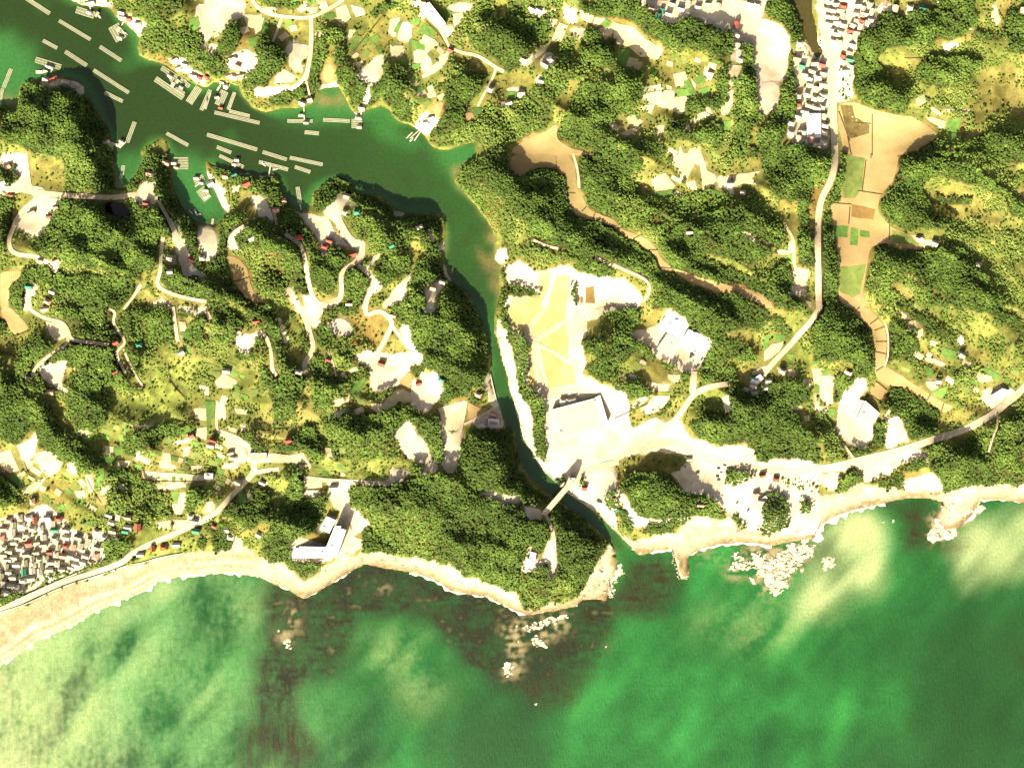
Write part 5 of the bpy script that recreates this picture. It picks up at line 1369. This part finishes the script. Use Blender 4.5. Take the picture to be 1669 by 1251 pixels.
for q, dz in ((a3, za), (b3, zb)): MB().box(q.x-3.2, q.y-3.2, -2, q.x+3.2, q.y+3.2, q.z-.36).build('abutment', M['concrete'], e)

# ------------------------------------------------------------------ oyster rafts, boats, jetties
RAFT = """00 20,-2 40,11 3.2;48,17 73,32 2.8;35,33 46,39 2.8;53,42 70,53 3.2;81,38 98,49 3;29,48.5 49,54.5 4.6;76,57 104,75 3;85,75 99,82 2.8;9,56 3,71 3;2,72 0,84 2.4;62,8 76,12.5 5.5;92,21 98,32 9.5;131,55 150,67 4;126,64 148,79 4.6;153,83 161,71 6;163,89 170,73 3;103,115 109,99 3.2;135,108 152,117.5 2.8
10 11,85 16,74 6.4;8,91 44,99.5 2.8;20,90 36,94 2.8;19,88.5 24,75 2.8;2,109 42,121 3;10,119 21,123.5 2.8;67,98 87,98 2.6;96,97 117,98 2.8;119,100 127,100 7.4;81,107 92,108 3;47,123 66,129 2.8;0,88 4,75 2.6
11 12,2 31,11 2.8;44,7 67,13 3;69,3.5 95,9 2.8;73,11 85,15 2.8;75,27.5 77,40 3.2;5.5,59 6.6,53 1.8
01 141,8 152,8 9.6;157.5,23 165,20 6;162,29 168,37 7.5;98,20.5 100,10 2.8
00 136,59 140,66 3.2;142,72 149,76 3.0;144,62 153,70 3.4"""
raft_mats = {}
nr = 0
rr = np.random.default_rng(5)
for ln in RAFT.split('\n'):
    t, rest = ln.split(' ', 1)
    for q in rest.split(';'):
        a_, b_, wd = q.split(); (x0, y0), = tp(t, a_); (x1, y1), = tp(t, b_); wd = float(wd)*K
        cx, cy = (x0+x1)/2, (y0+y1)/2; L = math.hypot(x1-x0, y1-y0); ang = math.atan2(-(y1-y0), x1-x0)
        Lm, Wm = L*MPP, wd*MPP
        e = empty('oyster_raft', P(cx, cy, z=.35), ang)
        dk = MB(); nx = max(4, int(Lm/1.5))
        for i in range(nx+1):
            x = -Lm/2+Lm*i/nx; dk.box(x-.42, -Wm/2+.06*rr.standard_normal(), .0, x+.42, Wm/2+.06*rr.standard_normal(), .16)
        dk.build('pole_deck', M['bamboo'], e)
        nb = 3 if Wm < 9 else 5
        for j in range(nb):
            y = -Wm/2+.3+(Wm-.6)*j/(nb-1); MB().box(-Lm/2-.3, y-.24, .17, Lm/2+.3, y+.24, .44).build('beam', M['plank'], e)
        fl = MB(); k = max(2, int(Lm/6))
        for i in range(k):
            for y in (-Wm/2+.6, Wm/2-.6): x = -Lm/2+Lm*(i+.5)/k; fl.box(x-.8, y-.4, -.55, x+.8, y+.4, -.01)
        fl.build('float_row', M['float'], e)
        nr += 1
        asp = L/wd
        ds = 'long narrow bamboo oyster raft' if asp > 8 else ('short bamboo oyster raft' if asp > 3 else 'broad square bamboo oyster raft')
        defer(e, ds, 'oyster raft', 'oyster rafts moored in the lagoon', cx, cy)
LM += [(140, 105, 'the mid-lagoon raft row'), (75, 100, 'the point landing'), (60, 20, 'the top left raft'), (380, 235, 'the lower raft rows'), (480, 190, 'the right-hand raft landing'), (30, 150, 'the left edge shallows'), (210, 225, 'the point inlet'), (340, 310, 'the green inlet'), (195, 20, 'the top shore landing'), (365, 165, 'the hamlet landing')]
def hut(px, py, wpx, dpx, ang, c, text):
    e = empty('raft_hut', P(px, py, z=.82), ang, (wpx*MPP, dpx*MPP, 2.6)); t = gable('g')
    w_ = MB().box(-.46, -.44, 0, .46, .44, .98); w_.build('wall', M['wall'], e); r_ = link('roof', t[1][c], e); link('ridge_cap', t[2][c], r_)
    defer(e, text, 'hut', 'work huts on the rafts', px, py)
for t, s in (('00', '72.5,10.5w 78.5,12g 96,24w 97.5,31w 39,54w 42,55w 138,62w 143.5,66g 147,71w 140,69w 97,117w 99,115w'), ('10', '78,93.5w 82,99.5w 13,87.5r 17,70w 14,67w 124,95.5w 125,103w 10,79w'), ('11', '26,5.5w 24,9w 1,30w'), ('01', '143,11.5p 141,8w 159,20w 163,24w')):
    for q in s.split():
        (px, py), = tp(t, q[:-1]); hut(px, py, rr.uniform(6, 9), rr.uniform(4.5, 6.5), rr.choice([-.55, -.4, .9, 1.0]) if t == '00' else rr.uniform(-.3, .1), q[-1], f"{ROOF[q[-1]][0]}-roofed hut standing on a raft")
def boat_mesh(L, Wd):
    st = 9; v = []; f = []
    for i in range(st):
        u = i/(st-1); hw = Wd/2*(1-max(0, (u-.55)/.45)**2.2)*(.86+.14*min(1, u*4)); zt = .75+.55*max(0, u-.5)**1.5*2; x = (u-.5)*L
        v += [(x, -hw, zt), (x, -hw*.72, .05), (x, 0, -.3), (x, hw*.72, .05), (x, hw, zt)]
    for i in range(st-1):
        for j in range(4): a = i*5+j; f.append((a, a+1, a+6, a+5))
    f.append((0, 1, 2, 3, 4))
    hull = MB().add(v, f)
    dv = []; df = []
    for i in range(st):
        u = i/(st-1); hw = Wd/2*(1-max(0, (u-.55)/.45)**2.2)*.93; zt = .55+.5*max(0, u-.5)**1.5*2; x = (u-.5)*L*.985
        dv += [(x, -hw, zt), (x, hw, zt)]
    for i in range(st-1): df.append((i*2+1, i*2, i*2+2, i*2+3))
    return hull, MB().add(dv, df)
def boat(px, py, ang, L, Wd, text):
    e = empty('boat', P(px, py, z=.25), ang); h, d = boat_mesh(L, Wd)
    h.build('hull', M['white'], e); d.build('deck', M['plank'], e)
    c = MB().box(-L*.22, -Wd*.28, .5, L*.02, Wd*.28, 2.0).build('cabin', M['white'], e); MB().box(-.0+L*.022, -Wd*.22, 1.2, L*.03, Wd*.22, 1.8).build('windscreen', M['glass'], c)
    MB().box(-L*.48, -.25, .3, -L*.43, .25, 1.2).build('outboard_motor', M['metal'], e)
    defer(e, text, 'boat', 'small boats on the lagoon', px, py)
for t, s, an, L in (('00', '34,58.3', .08, 15), ('00', '79.5,12.5', 2.2, 9), ('10', '18.5,70.5', .9, 9), ('10', '11.5,71', 1.0, 9), ('01', '158.5,47.5', 1.9, 9), ('01', '160.5,49.5', .1, 7), ('11', '1.5,35.5', .6, 9), ('11', '47.5,9', -.8, 8), ('11', '57,13', .2, 7), ('10', '123,92.5', -.6, 8), ('00', '101,27', -.5, 8), ('20', '1.5,113', .9, 7)):
    (px, py), = tp(t, s); boat(px, py, an, L, L*.27, 'small white work boat moored')
def jetty(t, s, wd, text):
    p = tp(t, s); a, b = P(*p[0], z=1.3), P(*p[-1], z=1.3); e = empty('jetty', (a+b)/2); d = (b-a)/2
    MB().bar(-d, d, wd, .25).build('deck', M['plank'], e); n = Vector((-d.y, d.x, 0)).normalized()*wd*.4
    for f in (-.8, 0, .8):
        for sg in (-1, 1): q = d*f+n*sg; MB().cyl((q.x, q.y, -3), .18, 3.1, 8).build('pile', M['bark'], e)
    defer(e, text, 'jetty', 'light jetties on the lagoon shore', (p[0][0]+p[-1][0])/2, (p[0][1]+p[-1][1])/2)
for t, s, wd in (('00', '41,59 43,54', 1.5), ('00', '73,3 73,10', 1.6), ('00', '100,18 96,24', 1.6), ('00', '83,113.5 96,118', 3.5), ('00', '148,52 151,62', 1.6), ('00', '96,119 101,114', 5), ('10', '80,86 80.5,97', 1.4), ('10', '127,86 126,97', 2), ('10', '20,63 15,72', 2), ('11', '51.5,19 53,10', 1.5), ('11', '44,19 57,20', 3), ('11', '0,21 -8,27', 1.5), ('11', '24,11 26,5', 1.4), ('11', '77,41 78,46', 1.6), ('01', '138,8 142,8', 1.2), ('01', '153,46 156,49', 1.2), ('20', '8,105 0,112', 1.2), ('20', '9,106 3.5,114', 1.4), ('11', '8,66 6.6,58', 2.5), ('10', '163,112 168,107', 1.4)):
    jetty(t, s, wd, 'narrow pale plank jetty')

# stone breakwaters and shore rocks
def rock_mesh(r, seed, n=2, flat=.6):
    import bmesh
    bm = bmesh.new(); bmesh.ops.create_icosphere(bm, subdivisions=n, radius=1); g = np.random.default_rng(seed); ph = g.uniform(0, 6, 9)
    for v in bm.verts:
        x, y, z = v.co; k = 1+.28*math.sin(2.3*x+ph[0]+1.7*y)+.22*math.sin(3.1*y+ph[1]-2*z)+.16*math.sin(5*x+ph[2]+4*z)+g.normal()*.06
        v.co = v.co*k*r; v.co.z *= flat
    me = bpy.data.meshes.new('rock'); bm.to_mesh(me); bm.free(); return me
rocks_m = [rock_mesh(1, i) for i in range(6)]
for me in rocks_m: me.materials.append(M['rock'])
foamrocks = [rock_mesh(1, 40+i, 3) for i in range(4)]
for me in foamrocks: me.materials.append(mottled('bleached_reef', (.44, .40, .32), .2, .5, rnd=.2, c2=(.18, .14, .09)))
def rock(px, py, r, white, text):
    m = (foamrocks if white else rocks_m)[int(rr.integers(0, 4))]
    o = link('reef_rock' if white else 'shore_rock', m, None, P(px, py, z=max(0.05, float(zs(px, py)))+.1)); o.scale = (r*rr.uniform(.8, 1.4), r*rr.uniform(.7, 1.1), r*.55); o.rotation_euler = (0, 0, rr.uniform(0, 6.28))
    defer(o, text, 'rock', 'pale reef rocks in the surf' if white else 'dark shore rocks', px, py)
LM += [(1262, 935, 'the white reef'), (1540, 862, 'the white rock spit'), (1350, 918, 'the lone foam rock'), (1005, 950, 'the canal mouth rocks'), (850, 1060, 'the headland reef'), (480, 985, 'the hotel point'), (1110, 920, 'the stone breakwater'), (720, 930, 'the headland beach'), (1210, 880, 'the pocket beach'), (1590, 800, 'the right beach'),(470,1045,'the kelp shoal')]
for px, py, r in [(1198, 908, 4), (1206, 921, 5), (1193, 926, 4), (1236, 915, 7), (1230, 905, 5), (1245, 925, 9), (1255, 938, 10), (1268, 948, 9), (1262, 962, 7), (1230, 946, 5), (1280, 905, 7), (1295, 898, 8), (1312, 892, 8), (1305, 905, 7), (1290, 915, 6), (1270, 920, 8), (1318, 900, 6), (1308, 928, 4), (1275, 955, 6), (1285, 890, 4), (1222, 916, 4),
                  (1524, 870, 8), (1535, 872, 8), (1546, 870, 7), (1530, 862, 6), (1552, 866, 5), (1526, 850, 4), (1350, 918, 3.5), (1356, 922, 3), (1346, 924, 2.5), (1600, 826, 5), (1588, 830, 5), (1576, 834, 4), (1562, 838, 4), (1550, 846, 5),
                  (880, 1048, 5), (873, 1044, 4), (832, 1082, 3), (828, 1094, 3), (990, 1052, 2.5), (468, 1052, 3), (466, 1044, 2.5), (875, 1146, 2), (455, 1030, 2.5), (1012, 925, 4), (1005, 935, 4), (840, 1020, 3), (855, 1024, 3), (870, 1034, 3.5), (905, 1016, 3), (925, 1005, 3), (845, 1044, 2.5), (1070, 890, 2)]:
    for k in range(3 if r > 3.5 else 1):
        rock(px+rr.normal()*r*.55, py+rr.normal()*r*.5, r*MPP*rr.uniform(.45, .8), True, 'bleached whitish reef rock')
for px, py, r in [(463, 938, 3), (450, 948, 2.5), (466, 956, 3), (530, 930, 2), (562, 921, 2), (623, 912, 3), (627, 915, 2), (655, 921, 2.5), (677, 923, 2), (699, 922, 2), (748, 947, 3), (752, 950, 2.5), (790, 962, 2.5), (783, 971, 2), (829, 986, 2), (877, 997, 2), (912, 986, 3), (940, 984, 2.5), (980, 926, 3), (976, 932, 4), (984, 948, 3), (975, 955, 3), (1038, 882, 2), (1126, 870, 2), (1203, 864, 4), (1212, 866, 3), (1300, 866, 4), (1314, 866, 2), (1238, 898, 3), (1257, 910, 4), (1206, 918, 3), (1540, 827, 4), (1550, 822, 4), (1558, 806, 4), (1538, 830, 3), (1547, 832, 2.5), (1440, 818, 2), (1440, 850, 2.5), (1456, 848, 2), (1352, 920, 2.5), (1282, 928, 3), (1232, 917, 3), (1100, 893, 2), (960, 962, 3), (950, 970, 3), (986, 965, 3)]:
    rock(px, py, r*MPP, False, 'dark weathered shore boulder')
for q in ("1192,902 1206,900 1212,912 1222,918 1234,898 1246,905 1250,916 1262,908 1280,896 1296,890 1318,884 1330,888 1322,902 1308,918 1296,930 1282,938 1286,952 1276,964 1262,970 1250,958 1244,944 1230,936 1238,926 1224,926 1210,928 1196,924",
          "1340,912 1350,906 1362,914 1358,926 1346,930 1338,924", "1519,861 1540,858 1558,862 1556,872 1546,880 1532,878 1522,884 1518,872", "868,1040 884,1044 890,1054 878,1056 870,1050", "864,1030 890,1020 925,1002 900,1006 850,1022", "462,1040 472,1044 474,1058 464,1056", "1540,826 1570,820 1598,818 1596,832 1580,842 1560,852 1540,852 1526,856 1520,848 1534,838", "820,1078 836,1082 834,1098 824,1104", "990,930 1014,922 1020,932 1006,942 1000,970 990,960"):
    pq = sp(q); ar_ = np.array(pq); x0, y0 = ar_.min(0); x1, y1 = ar_.max(0); VV, FF = [], []; nb_ = 0
    for _ in range(int((x1-x0)*(y1-y0)/13)+4):
        px, py = rr.uniform(x0, x1), rr.uniform(y0, y1)
        if not inpoly(pq, np.array([px]), np.array([py]))[0]: continue
        r = rr.uniform(.9, 2.9)*(1.7 if rr.random() < .15 else 1); k = 13; aa = np.arange(k)*6.2832/k; ra = r*rr.uniform(.45, 1.25, k); an2 = rr.uniform(-.7, .2)
        ux, uy = np.cos(aa)*ra*1.5, np.sin(aa)*ra*.8
        X_ = np.concatenate([[px], px+ux*math.cos(an2)-uy*math.sin(an2)]); Y_ = np.concatenate([[py], py+ux*math.sin(an2)+uy*math.cos(an2)])
        VV.append(world(X_, Y_, np.full(k+1, .12+.004*len(VV)))); FF.append(np.array([(nb_, nb_+1+(i+1) % k, nb_+1+i) for i in range(k)])); nb_ += k+1
    if VV: put(link('surf', mesh_np('surf', np.concatenate(VV), np.concatenate(FF), M['reeffoam'])), kind='structure')
def breakwater(pts, wd, label):
    pl = smooth_line(pts, 3.2); c = P(*pl[0], z=0); e = empty('breakwater', c); core = MB()
    W3 = [P(x, y, z=.6)-c for x, y in pl]
    for a, b in zip(W3, W3[1:]): core.bar(a, b, wd*.7, 2.0)
    core.build('core', M['sand'], e)
    st = MB()
    import bmesh
    bm = bmesh.new()
    for a in W3:
        for k in range(5):
            q = a+Vector((rr.normal()*1.2, 0, 0))+Vector(((k-2)/2*wd*.5, 0, .7-abs(k-2)*.3)); r = bmesh.ops.create_icosphere(bm, subdivisions=1, radius=1)['verts']; s = rr.uniform(.8, 1.6)
            for v in r: v.co = Vector((v.co.x*s*rr.uniform(.8, 1.2), v.co.y*s*rr.uniform(.8, 1.2), v.co.z*s*.8))+q
    me = bpy.data.meshes.new('stone_armour'); bm.to_mesh(me); bm.free(); me.materials.append(M['rock']); o = link('stone_armour', me, e); o['kind'] = 'stuff'
    put(e, label, 'breakwater')
breakwater([(1101, 880), (1104, 905), (1110, 925), (1115, 942)], 11, 'stone breakwater of heaped boulders jutting from the pocket beach')
breakwater([(986, 920), (990, 950), (996, 972)], 4, 'thin stone groyne beside the canal mouth')

# ------------------------------------------------------------------ parked cars and light poles
CARC = [M['white'], mottled('car_grey', (.12, .12, .12), .05, 1, rough=.35), mottled('car_dark', (.03, .03, .035), .05, 1, rough=.3), mottled('car_red', (.3, .03, .02), .05, 1, rough=.35)]
CN = ['white', 'grey', 'dark', 'red']
cb = [MB().add([(-2.1,-.85,.35),(2.1,-.85,.35),(2.1,.85,.35),(-2.1,.85,.35),(-2.15,-.85,.85),(2.05,-.82,.8),(2.05,.82,.8),(-2.15,.85,.85)], [(3,2,1,0),(4,5,6,7),(0,1,5,4),(1,2,6,5),(2,3,7,6),(3,0,4,7)]).mesh('body', m) for m in CARC]
cc = MB().add([(-1.5,-.8,.84),(1.0,-.8,.82),(1.0,.8,.82),(-1.5,.8,.84),(-1.1,-.66,1.42),(.35,-.66,1.42),(.35,.66,1.42),(-1.1,.66,1.42)], [(0,1,5,4),(1,2,6,5),(2,3,7,6),(3,0,4,7)]).mesh('windows', M['glass'])
cr_ = [MB().box(-1.1,-.66,1.425,.35,.66,1.47).mesh('roof', m) for m in CARC]
def wheel_mesh():
    v = []; n = 12
    for s in (-.1, .1): v += [(.33*math.cos(6.283*i/n), s, .33+.33*math.sin(6.283*i/n)) for i in range(n)]
    return MB().add(v, [tuple(range(n)), tuple(range(2*n-1, n-1, -1))]+[(i, n+i, n+(i+1)%n, (i+1)%n) for i in range(n)]).mesh('wheel', M['tyre'])
whm = wheel_mesh()
def car(px, py, ang, k):
    e = empty('car', P(px, py, .75), ang); link('body', cb[k], e); link('windows', cc, e); link('roof', cr_[k], e)
    for x in (-1.3, 1.3):
        for y in (-.8, .8): link('wheel', whm, e, (x, y, 0))
    defer(e, f'{CN[k]} car parked', 'car', 'parked cars', px, py)
LM += [(1140, 590, 'the school parking edge'), (1128, 578, 'the school yard row'), (1170, 770, 'the shore works car park')]
for i, (u, v) in enumerate([(63, 38), (64.5, 39.5), (66, 36.5), (62.5, 40.5), (72, 41), (71, 43), (70, 45), (69, 47), (67, 49), (65, 49.5), (73, 39.5)]):
    (px, py), = tp('32', f'{u},{v}'); car(px, py, .45 if i < 4 else 1.0, [2, 1, 0, 2][i % 4])
for i, (u, v) in enumerate([(85, 6.5), (87, 10.5), (84, 13), (85, 16), (68, 10), (90, 4), (104, 36), (109, 40), (100, 34)]):
    (px, py), = tp('33', f'{u},{v}'); car(px, py, .0 if i < 6 else .9, [2, 0, 2, 1, 2][i % 5])
for u, v, k in ((40, 2, 2), (60, 20, 0), (84, 103, 1)): (px, py), = tp('42', f'{u},{v+70 if v < 30 else v}'); car(px, py, .4, k)
lp = None
def pole(px, py):
    e = empty('light_pole', P(px, py, .5)); MB().cyl((0, 0, 0), .28, 12, 8, .16).build('mast', M['metal'], e)
    MB().bar((0, 0, 11.8), (1.6, .4, 12.2), .22, .2).build('arm', M['metal'], e); MB().box(1.2, .1, 12.0, 2.2, .6, 12.28).build('lamp_head', M['white'], e)
    defer(e, 'tall slender light pole', 'light pole', 'light poles', px, py)
for t, s in (('33', '69,27 81,31 100,36 94,42'), ('22', '135,71 100,122 152,124'), ('32', '2,108 58,116')):
    for q in s.split(): (px, py), = tp(t, q); pole(px, py)

# ------------------------------------------------------------------ trees
import bmesh
def ico(n):
    bm = bmesh.new(); bmesh.ops.create_icosphere(bm, subdivisions=n, radius=1); v = np.array([tuple(q.co) for q in bm.verts]); f = np.array([[q.index for q in p.verts] for p in bm.faces]); bm.free(); return v, f
def low_sphere(ns=7, lat=(.82, .25, -.45)):
    v = [(0, 0, 1.)]
    for q, z in enumerate(lat):
        r = math.sqrt(1-z*z)
        v += [(r*math.cos(6.2832*(i+.5*q)/ns), r*math.sin(6.2832*(i+.5*q)/ns), z) for i in range(ns)]
    v.append((0, 0, -.8)); f = [(0, 1+i, 1+(i+1) % ns) for i in range(ns)]
    for q in range(len(lat)-1):
        a, b = 1+q*ns, 1+(q+1)*ns
        for i in range(ns): f += [(a+i, b+i, a+(i+1) % ns), (a+(i+1) % ns, b+i, b+(i+1) % ns)]
    a = 1+(len(lat)-1)*ns; f += [(len(v)-1, a+(i+1) % ns, a+i) for i in range(ns)]
    return np.array(v), np.array(f)
iv, if_ = low_sphere()
def crown_variant(g, tall):
    v = iv*(1+g.uniform(-.40, .32, (len(iv), 1))); v = v+g.normal(0, .07, v.shape)
    v[:, 2] *= tall; v[v[:, 2] < 0, 2] *= .6
    return v
gt = np.random.default_rng(11)
variants = [crown_variant(gt, t) for t in (.95, 1.1, 1.25, .9, 1.35, 1.05, 1.15, 1.0, 1.3, .85)]
tv = np.array([(.09*math.cos(a), .09*math.sin(a), z) for z in (-2.2, 0) for a in (0, 2.09, 4.19)]); tf = np.array([(0, 1, 4), (0, 4, 3), (1, 2, 5), (1, 5, 4), (2, 0, 3), (2, 3, 5)])
clear = cm('WYGMBTDLS') | (blur(cm('B'), 1.2) > .16) | plot_m | road_m | (blur(~landf, 1.5) > .33) | (blur(occ, .7) > .35)
big = noise((NY, NX), 10); mid_ = noise((NY, NX), 2.6)
def candidates(step, jit):
    X, Y = np.meshgrid(np.arange(-70, 1740, step), np.arange(-70, 1110, step)); X = X+(np.arange(X.shape[0]) % 2)[:, None]*step/2
    return (X+gt.uniform(-jit, jit, X.shape)).ravel(), (Y+gt.uniform(-jit, jit, Y.shape)).ravel()
X, Y = candidates(3.05, 1.4); j, i = gcell(X, Y); cd = code[j, i]; ok = ~clear[j, i]
b_, m_ = big[j, i], mid_[j, i]
prob = np.zeros(len(X))
prob[cd == ord('F')] = np.clip(.93+.09*mid_[j, i][cd == ord('F')], .6, .99)
opn = np.clip(blur(cm('WYGML'), 7)*2.6-.15, 0, 1)[j, i]
k = cd == ord('f'); prob[k] = np.clip(.80+.18*m_[k], .25, .97)*np.clip(1.15-.6*opn[k], .4, 1)
k = cd == ord('-'); prob[k] = np.clip(.44+.30*m_[k]+.20*b_[k], .05, .95)*np.clip(1.2-1.25*opn[k], .12, 1)
k = cd == ord('O'); prob[k] = np.clip(.10+.14*m_[k], .02, .5)
k = cd == ord('g'); prob[k] = np.clip(.20+.20*m_[k], .04, .6)
vill = np.isin(cd, [ord('W'), ord('O')]) & (((X < 210) & (Y > 840)) | ((X > 1290) & (X < 1430) & (Y < 245)))
clr2 = road_m[j, i] | (blur(occ, .6) > .25)[j, i]; prob[vill & ~clr2] = .22; ok |= vill & ~clr2
keep = ok & (gt.random(len(X)) < prob)
X, Y, cd, b_, m_ = X[keep], Y[keep], cd[keep], b_[keep], m_[keep]
n = len(X)
isF, isf, isO = cd == ord('F'), cd == ord('f'), (cd == ord('O')) | (cd == ord('g')) | (cd == ord('W'))
rad = np.where(isF, gt.uniform(1.05, 1.95, n), np.where(isf, gt.uniform(.95, 1.75, n), np.where(isO, gt.uniform(.75, 1.4, n), gt.uniform(.85, 1.55, n))))
rad *= np.where(gt.random(n) < .07, gt.uniform(1.25, 1.65, n), 1)
hgt = np.where(isF, gt.uniform(7.0, 8.6, n), np.where(isf, gt.uniform(3.8, 4.9, n), np.where(isO, gt.uniform(1.1, 2.4, n), gt.uniform(1.7, 2.9, n))))
hgt += np.where(isF, 1.0*m_, .35*m_); hgt *= 1-.42*np.clip(blur(~landf, 4)*3.2, 0, 1)[gcell(X, Y)]; hgt *= 1-.6*np.clip(blur(cm('B'), 4)*2.2, 0, 1)[gcell(X, Y)]
dark = col3((.036, .063, .0085)); midc = col3((.070, .118, .017)); lite = col3((.130, .172, .034))
mixf = np.where(isF, .30+.30*b_+.30*m_+gt.normal(0, .16, n), np.where(isf, .95+.28*b_+.3*m_+gt.normal(0, .2, n), np.where(isO, .95+gt.normal(0, .4, n), 1.1+.35*b_+.32*m_+gt.normal(0, .22, n))))
mixf = np.clip(mixf, 0, 2)[:, None]
tc = np.where(mixf < 1, dark*(1-mixf)+midc*mixf, midc*(2-mixf)+lite*(mixf-1))
tc *= np.exp(gt.normal(0, .14, (n, 1))); rust = gt.random(n) < .006; tc[rust] = (.10, .07, .02)
zg = zs(X, Y)
# the largest trees standing on their own become single things
lone = isO | ((~isF) & (~isf))
open_ = blur(cm('OgWYGBMLS') | road_m, 3)[gcell(X, Y)]
score = (rad*1.6+hgt*.25)*np.clip(open_-.12, 0, 1)**.6*(X > 4)*(X < 1665)*(Y > 4)*(Y < 1020)
score[isF] *= .75
single = np.zeros(n, bool)
cell_used = {}
for q in np.argsort(-score):
    if single.sum() >= 300: break
    key = (int(X[q]//26), int(Y[q]//26))
    if cell_used.get(key, 0) >= 1: continue
    cell_used[key] = 1; single[q] = True
def forest(name, sel, label):
    q = np.flatnonzero(sel); m = len(q); nv = len(iv)+6; nf = len(if_)+6
    vi = gt.integers(0, len(variants), m); base_v = np.stack(variants)[vi]           # m,42,3
    a = gt.uniform(0, 6.283, m); ca, sa = np.cos(a)[:, None], np.sin(a)[:, None]
    vx = base_v[:, :, 0]*ca-base_v[:, :, 1]*sa; vy = base_v[:, :, 0]*sa+base_v[:, :, 1]*ca
    r = rad[q][:, None]; h = hgt[q][:, None]
    half = np.minimum(h*.42, r*.56)
    cz = h-half*1.05
    Vc = np.stack([vx*r*gt.uniform(.85, 1.18, (m, 1)), vy*r, base_v[:, :, 2]*half+cz], -1)
    Vt = np.broadcast_to(tv, (m, 6, 3)).copy(); Vt[:, :, :2] *= r[:, :, None]*1.3; Vt[:, :3, 2] = -.5; Vt[:, 3:, 2] = cz
    Vl = np.concatenate([Vc, Vt], 1)
    gx_ = ((zs(X[q]+4, Y[q])-zs(X[q]-4, Y[q]))/(8*MPP))[:, None]; gy_ = ((zs(X[q], Y[q]-4)-zs(X[q], Y[q]+4))/(8*MPP))[:, None]
    Vc[:, :, 2] += np.clip(gx_, -1.2, 1.2)*Vc[:, :, 0]+np.clip(gy_, -1.2, 1.2)*Vc[:, :, 1]     # crowns spread along the slope
    base_w = world(X[q], Y[q], zg[q])
    Vw = (Vl+base_w[:, None, :]).reshape(-1, 3)
    Fl = np.concatenate([if_, tf+len(iv)]); Fw = (Fl[None]+(np.arange(m)*nv)[:, None, None]).reshape(-1, 3)
    c = np.repeat(tc[q][:, None, :], nv, 1)*np.exp(gt.normal(0, .16, (m, nv, 1))); c[:, -6:] = (.05, .035, .02)
    o = link(name, mesh_np(name, Vw, Fw, M['leaf'], c.reshape(-1, 3))); put(o, kind='stuff')
    if label: o['label'] = label; o['category'] = 'wood'
rest = ~single
forest('dense_forest', rest & isF, 'dense dark evergreen woods covering the hills and headlands')
forest('light_woodland', rest & ~isF & ~isO, 'lighter green mixed woodland between the dark woods and the fields')
forest('shrubs', rest & isO, 'scattered low shrubs on the open grass slopes')
print('trees', n, single.sum())
# single trees: a trunk with limbs and a crown of several ragged leaf masses
iv2, if2 = ico(2)
def fine_tree(g, wide):
    V = []; Fc = []; nv = 0; blobs = [(0, 0, .62, .62)]+[(.5*math.cos(a)*wide, .5*math.sin(a)*wide, g.uniform(.42, .72), g.uniform(.34, .5)) for a in g.uniform(0, 1)+np.arange(5)*1.257]+[(g.normal()*.12, g.normal()*.12, .88, .36)]
    for x, y, z, r in blobs:
        v = iv*(1+g.uniform(-.34, .34, (len(iv), 1))); v = v*np.array([r, r, r*.62])+np.array([x, y, z]); V.append(v); Fc.append(if_+nv); nv += len(v)
    # loose leaf clumps round the edge
    for _ in range(90):
        d = g.normal(0, 1, 3); d /= np.linalg.norm(d); d[2] = abs(d[2]); c = np.array([0, 0, .52])+d*np.array([.92*wide, .92*wide, .52])*g.uniform(.8, 1.08); t = g.normal(0, .09, (3, 3)); V.append(c+t); Fc.append(np.array([[nv, nv+1, nv+2]])); nv += 3
    V = np.concatenate(V); Fc = np.concatenate(Fc)
    tr = MB().cyl((0, 0, -.12), .06, .62, 7, .035)
    for a in g.uniform(0, 1)+np.arange(4)*1.57: tr.bar((0, 0, .32), (.4*math.cos(a), .4*math.sin(a), .56), .035, .035)
    return V, Fc, tr
fts = [fine_tree(gt, ww) for ww in (1.0, .85, 1.1, .95)]
TCOL = [('dark green', (.034, .055, .008)), ('mid green', (.060, .095, .014)), ('light green', (.100, .128, .024))]
fm = {}
for a, (V_, F_, tr) in enumerate(fts):
    tm = tr.mesh('trunk', M['bark'])
    for b, (nm, c) in enumerate(TCOL):
        cc_ = np.array(c)*np.exp(gt.normal(0, .22, (len(V_), 1))); fm[a, b] = (mesh_np('crown', V_, F_, M['leaf'], cc_), tm)
for q in np.flatnonzero(single):
    b = 0 if mixf[q, 0] < .6 else (1 if mixf[q, 0] < 1.25 else 2); a = int(gt.integers(0, 4))
    r = max(rad[q]*1.05, 1.9); e = empty('tree', world(X[q], Y[q], zg[q]), gt.uniform(0, 6.28), (r, r, max(hgt[q], 3.2)))
    link('crown', fm[a, b][0], e); link('trunk', fm[a, b][1], e)
    defer(e, ('spreading ' if r > 2.6 else ('small ' if r < 2.0 else 'rounded '))+TCOL[b][0]+' tree', 'tree', 'single trees among the fields', X[q], Y[q])
settle()
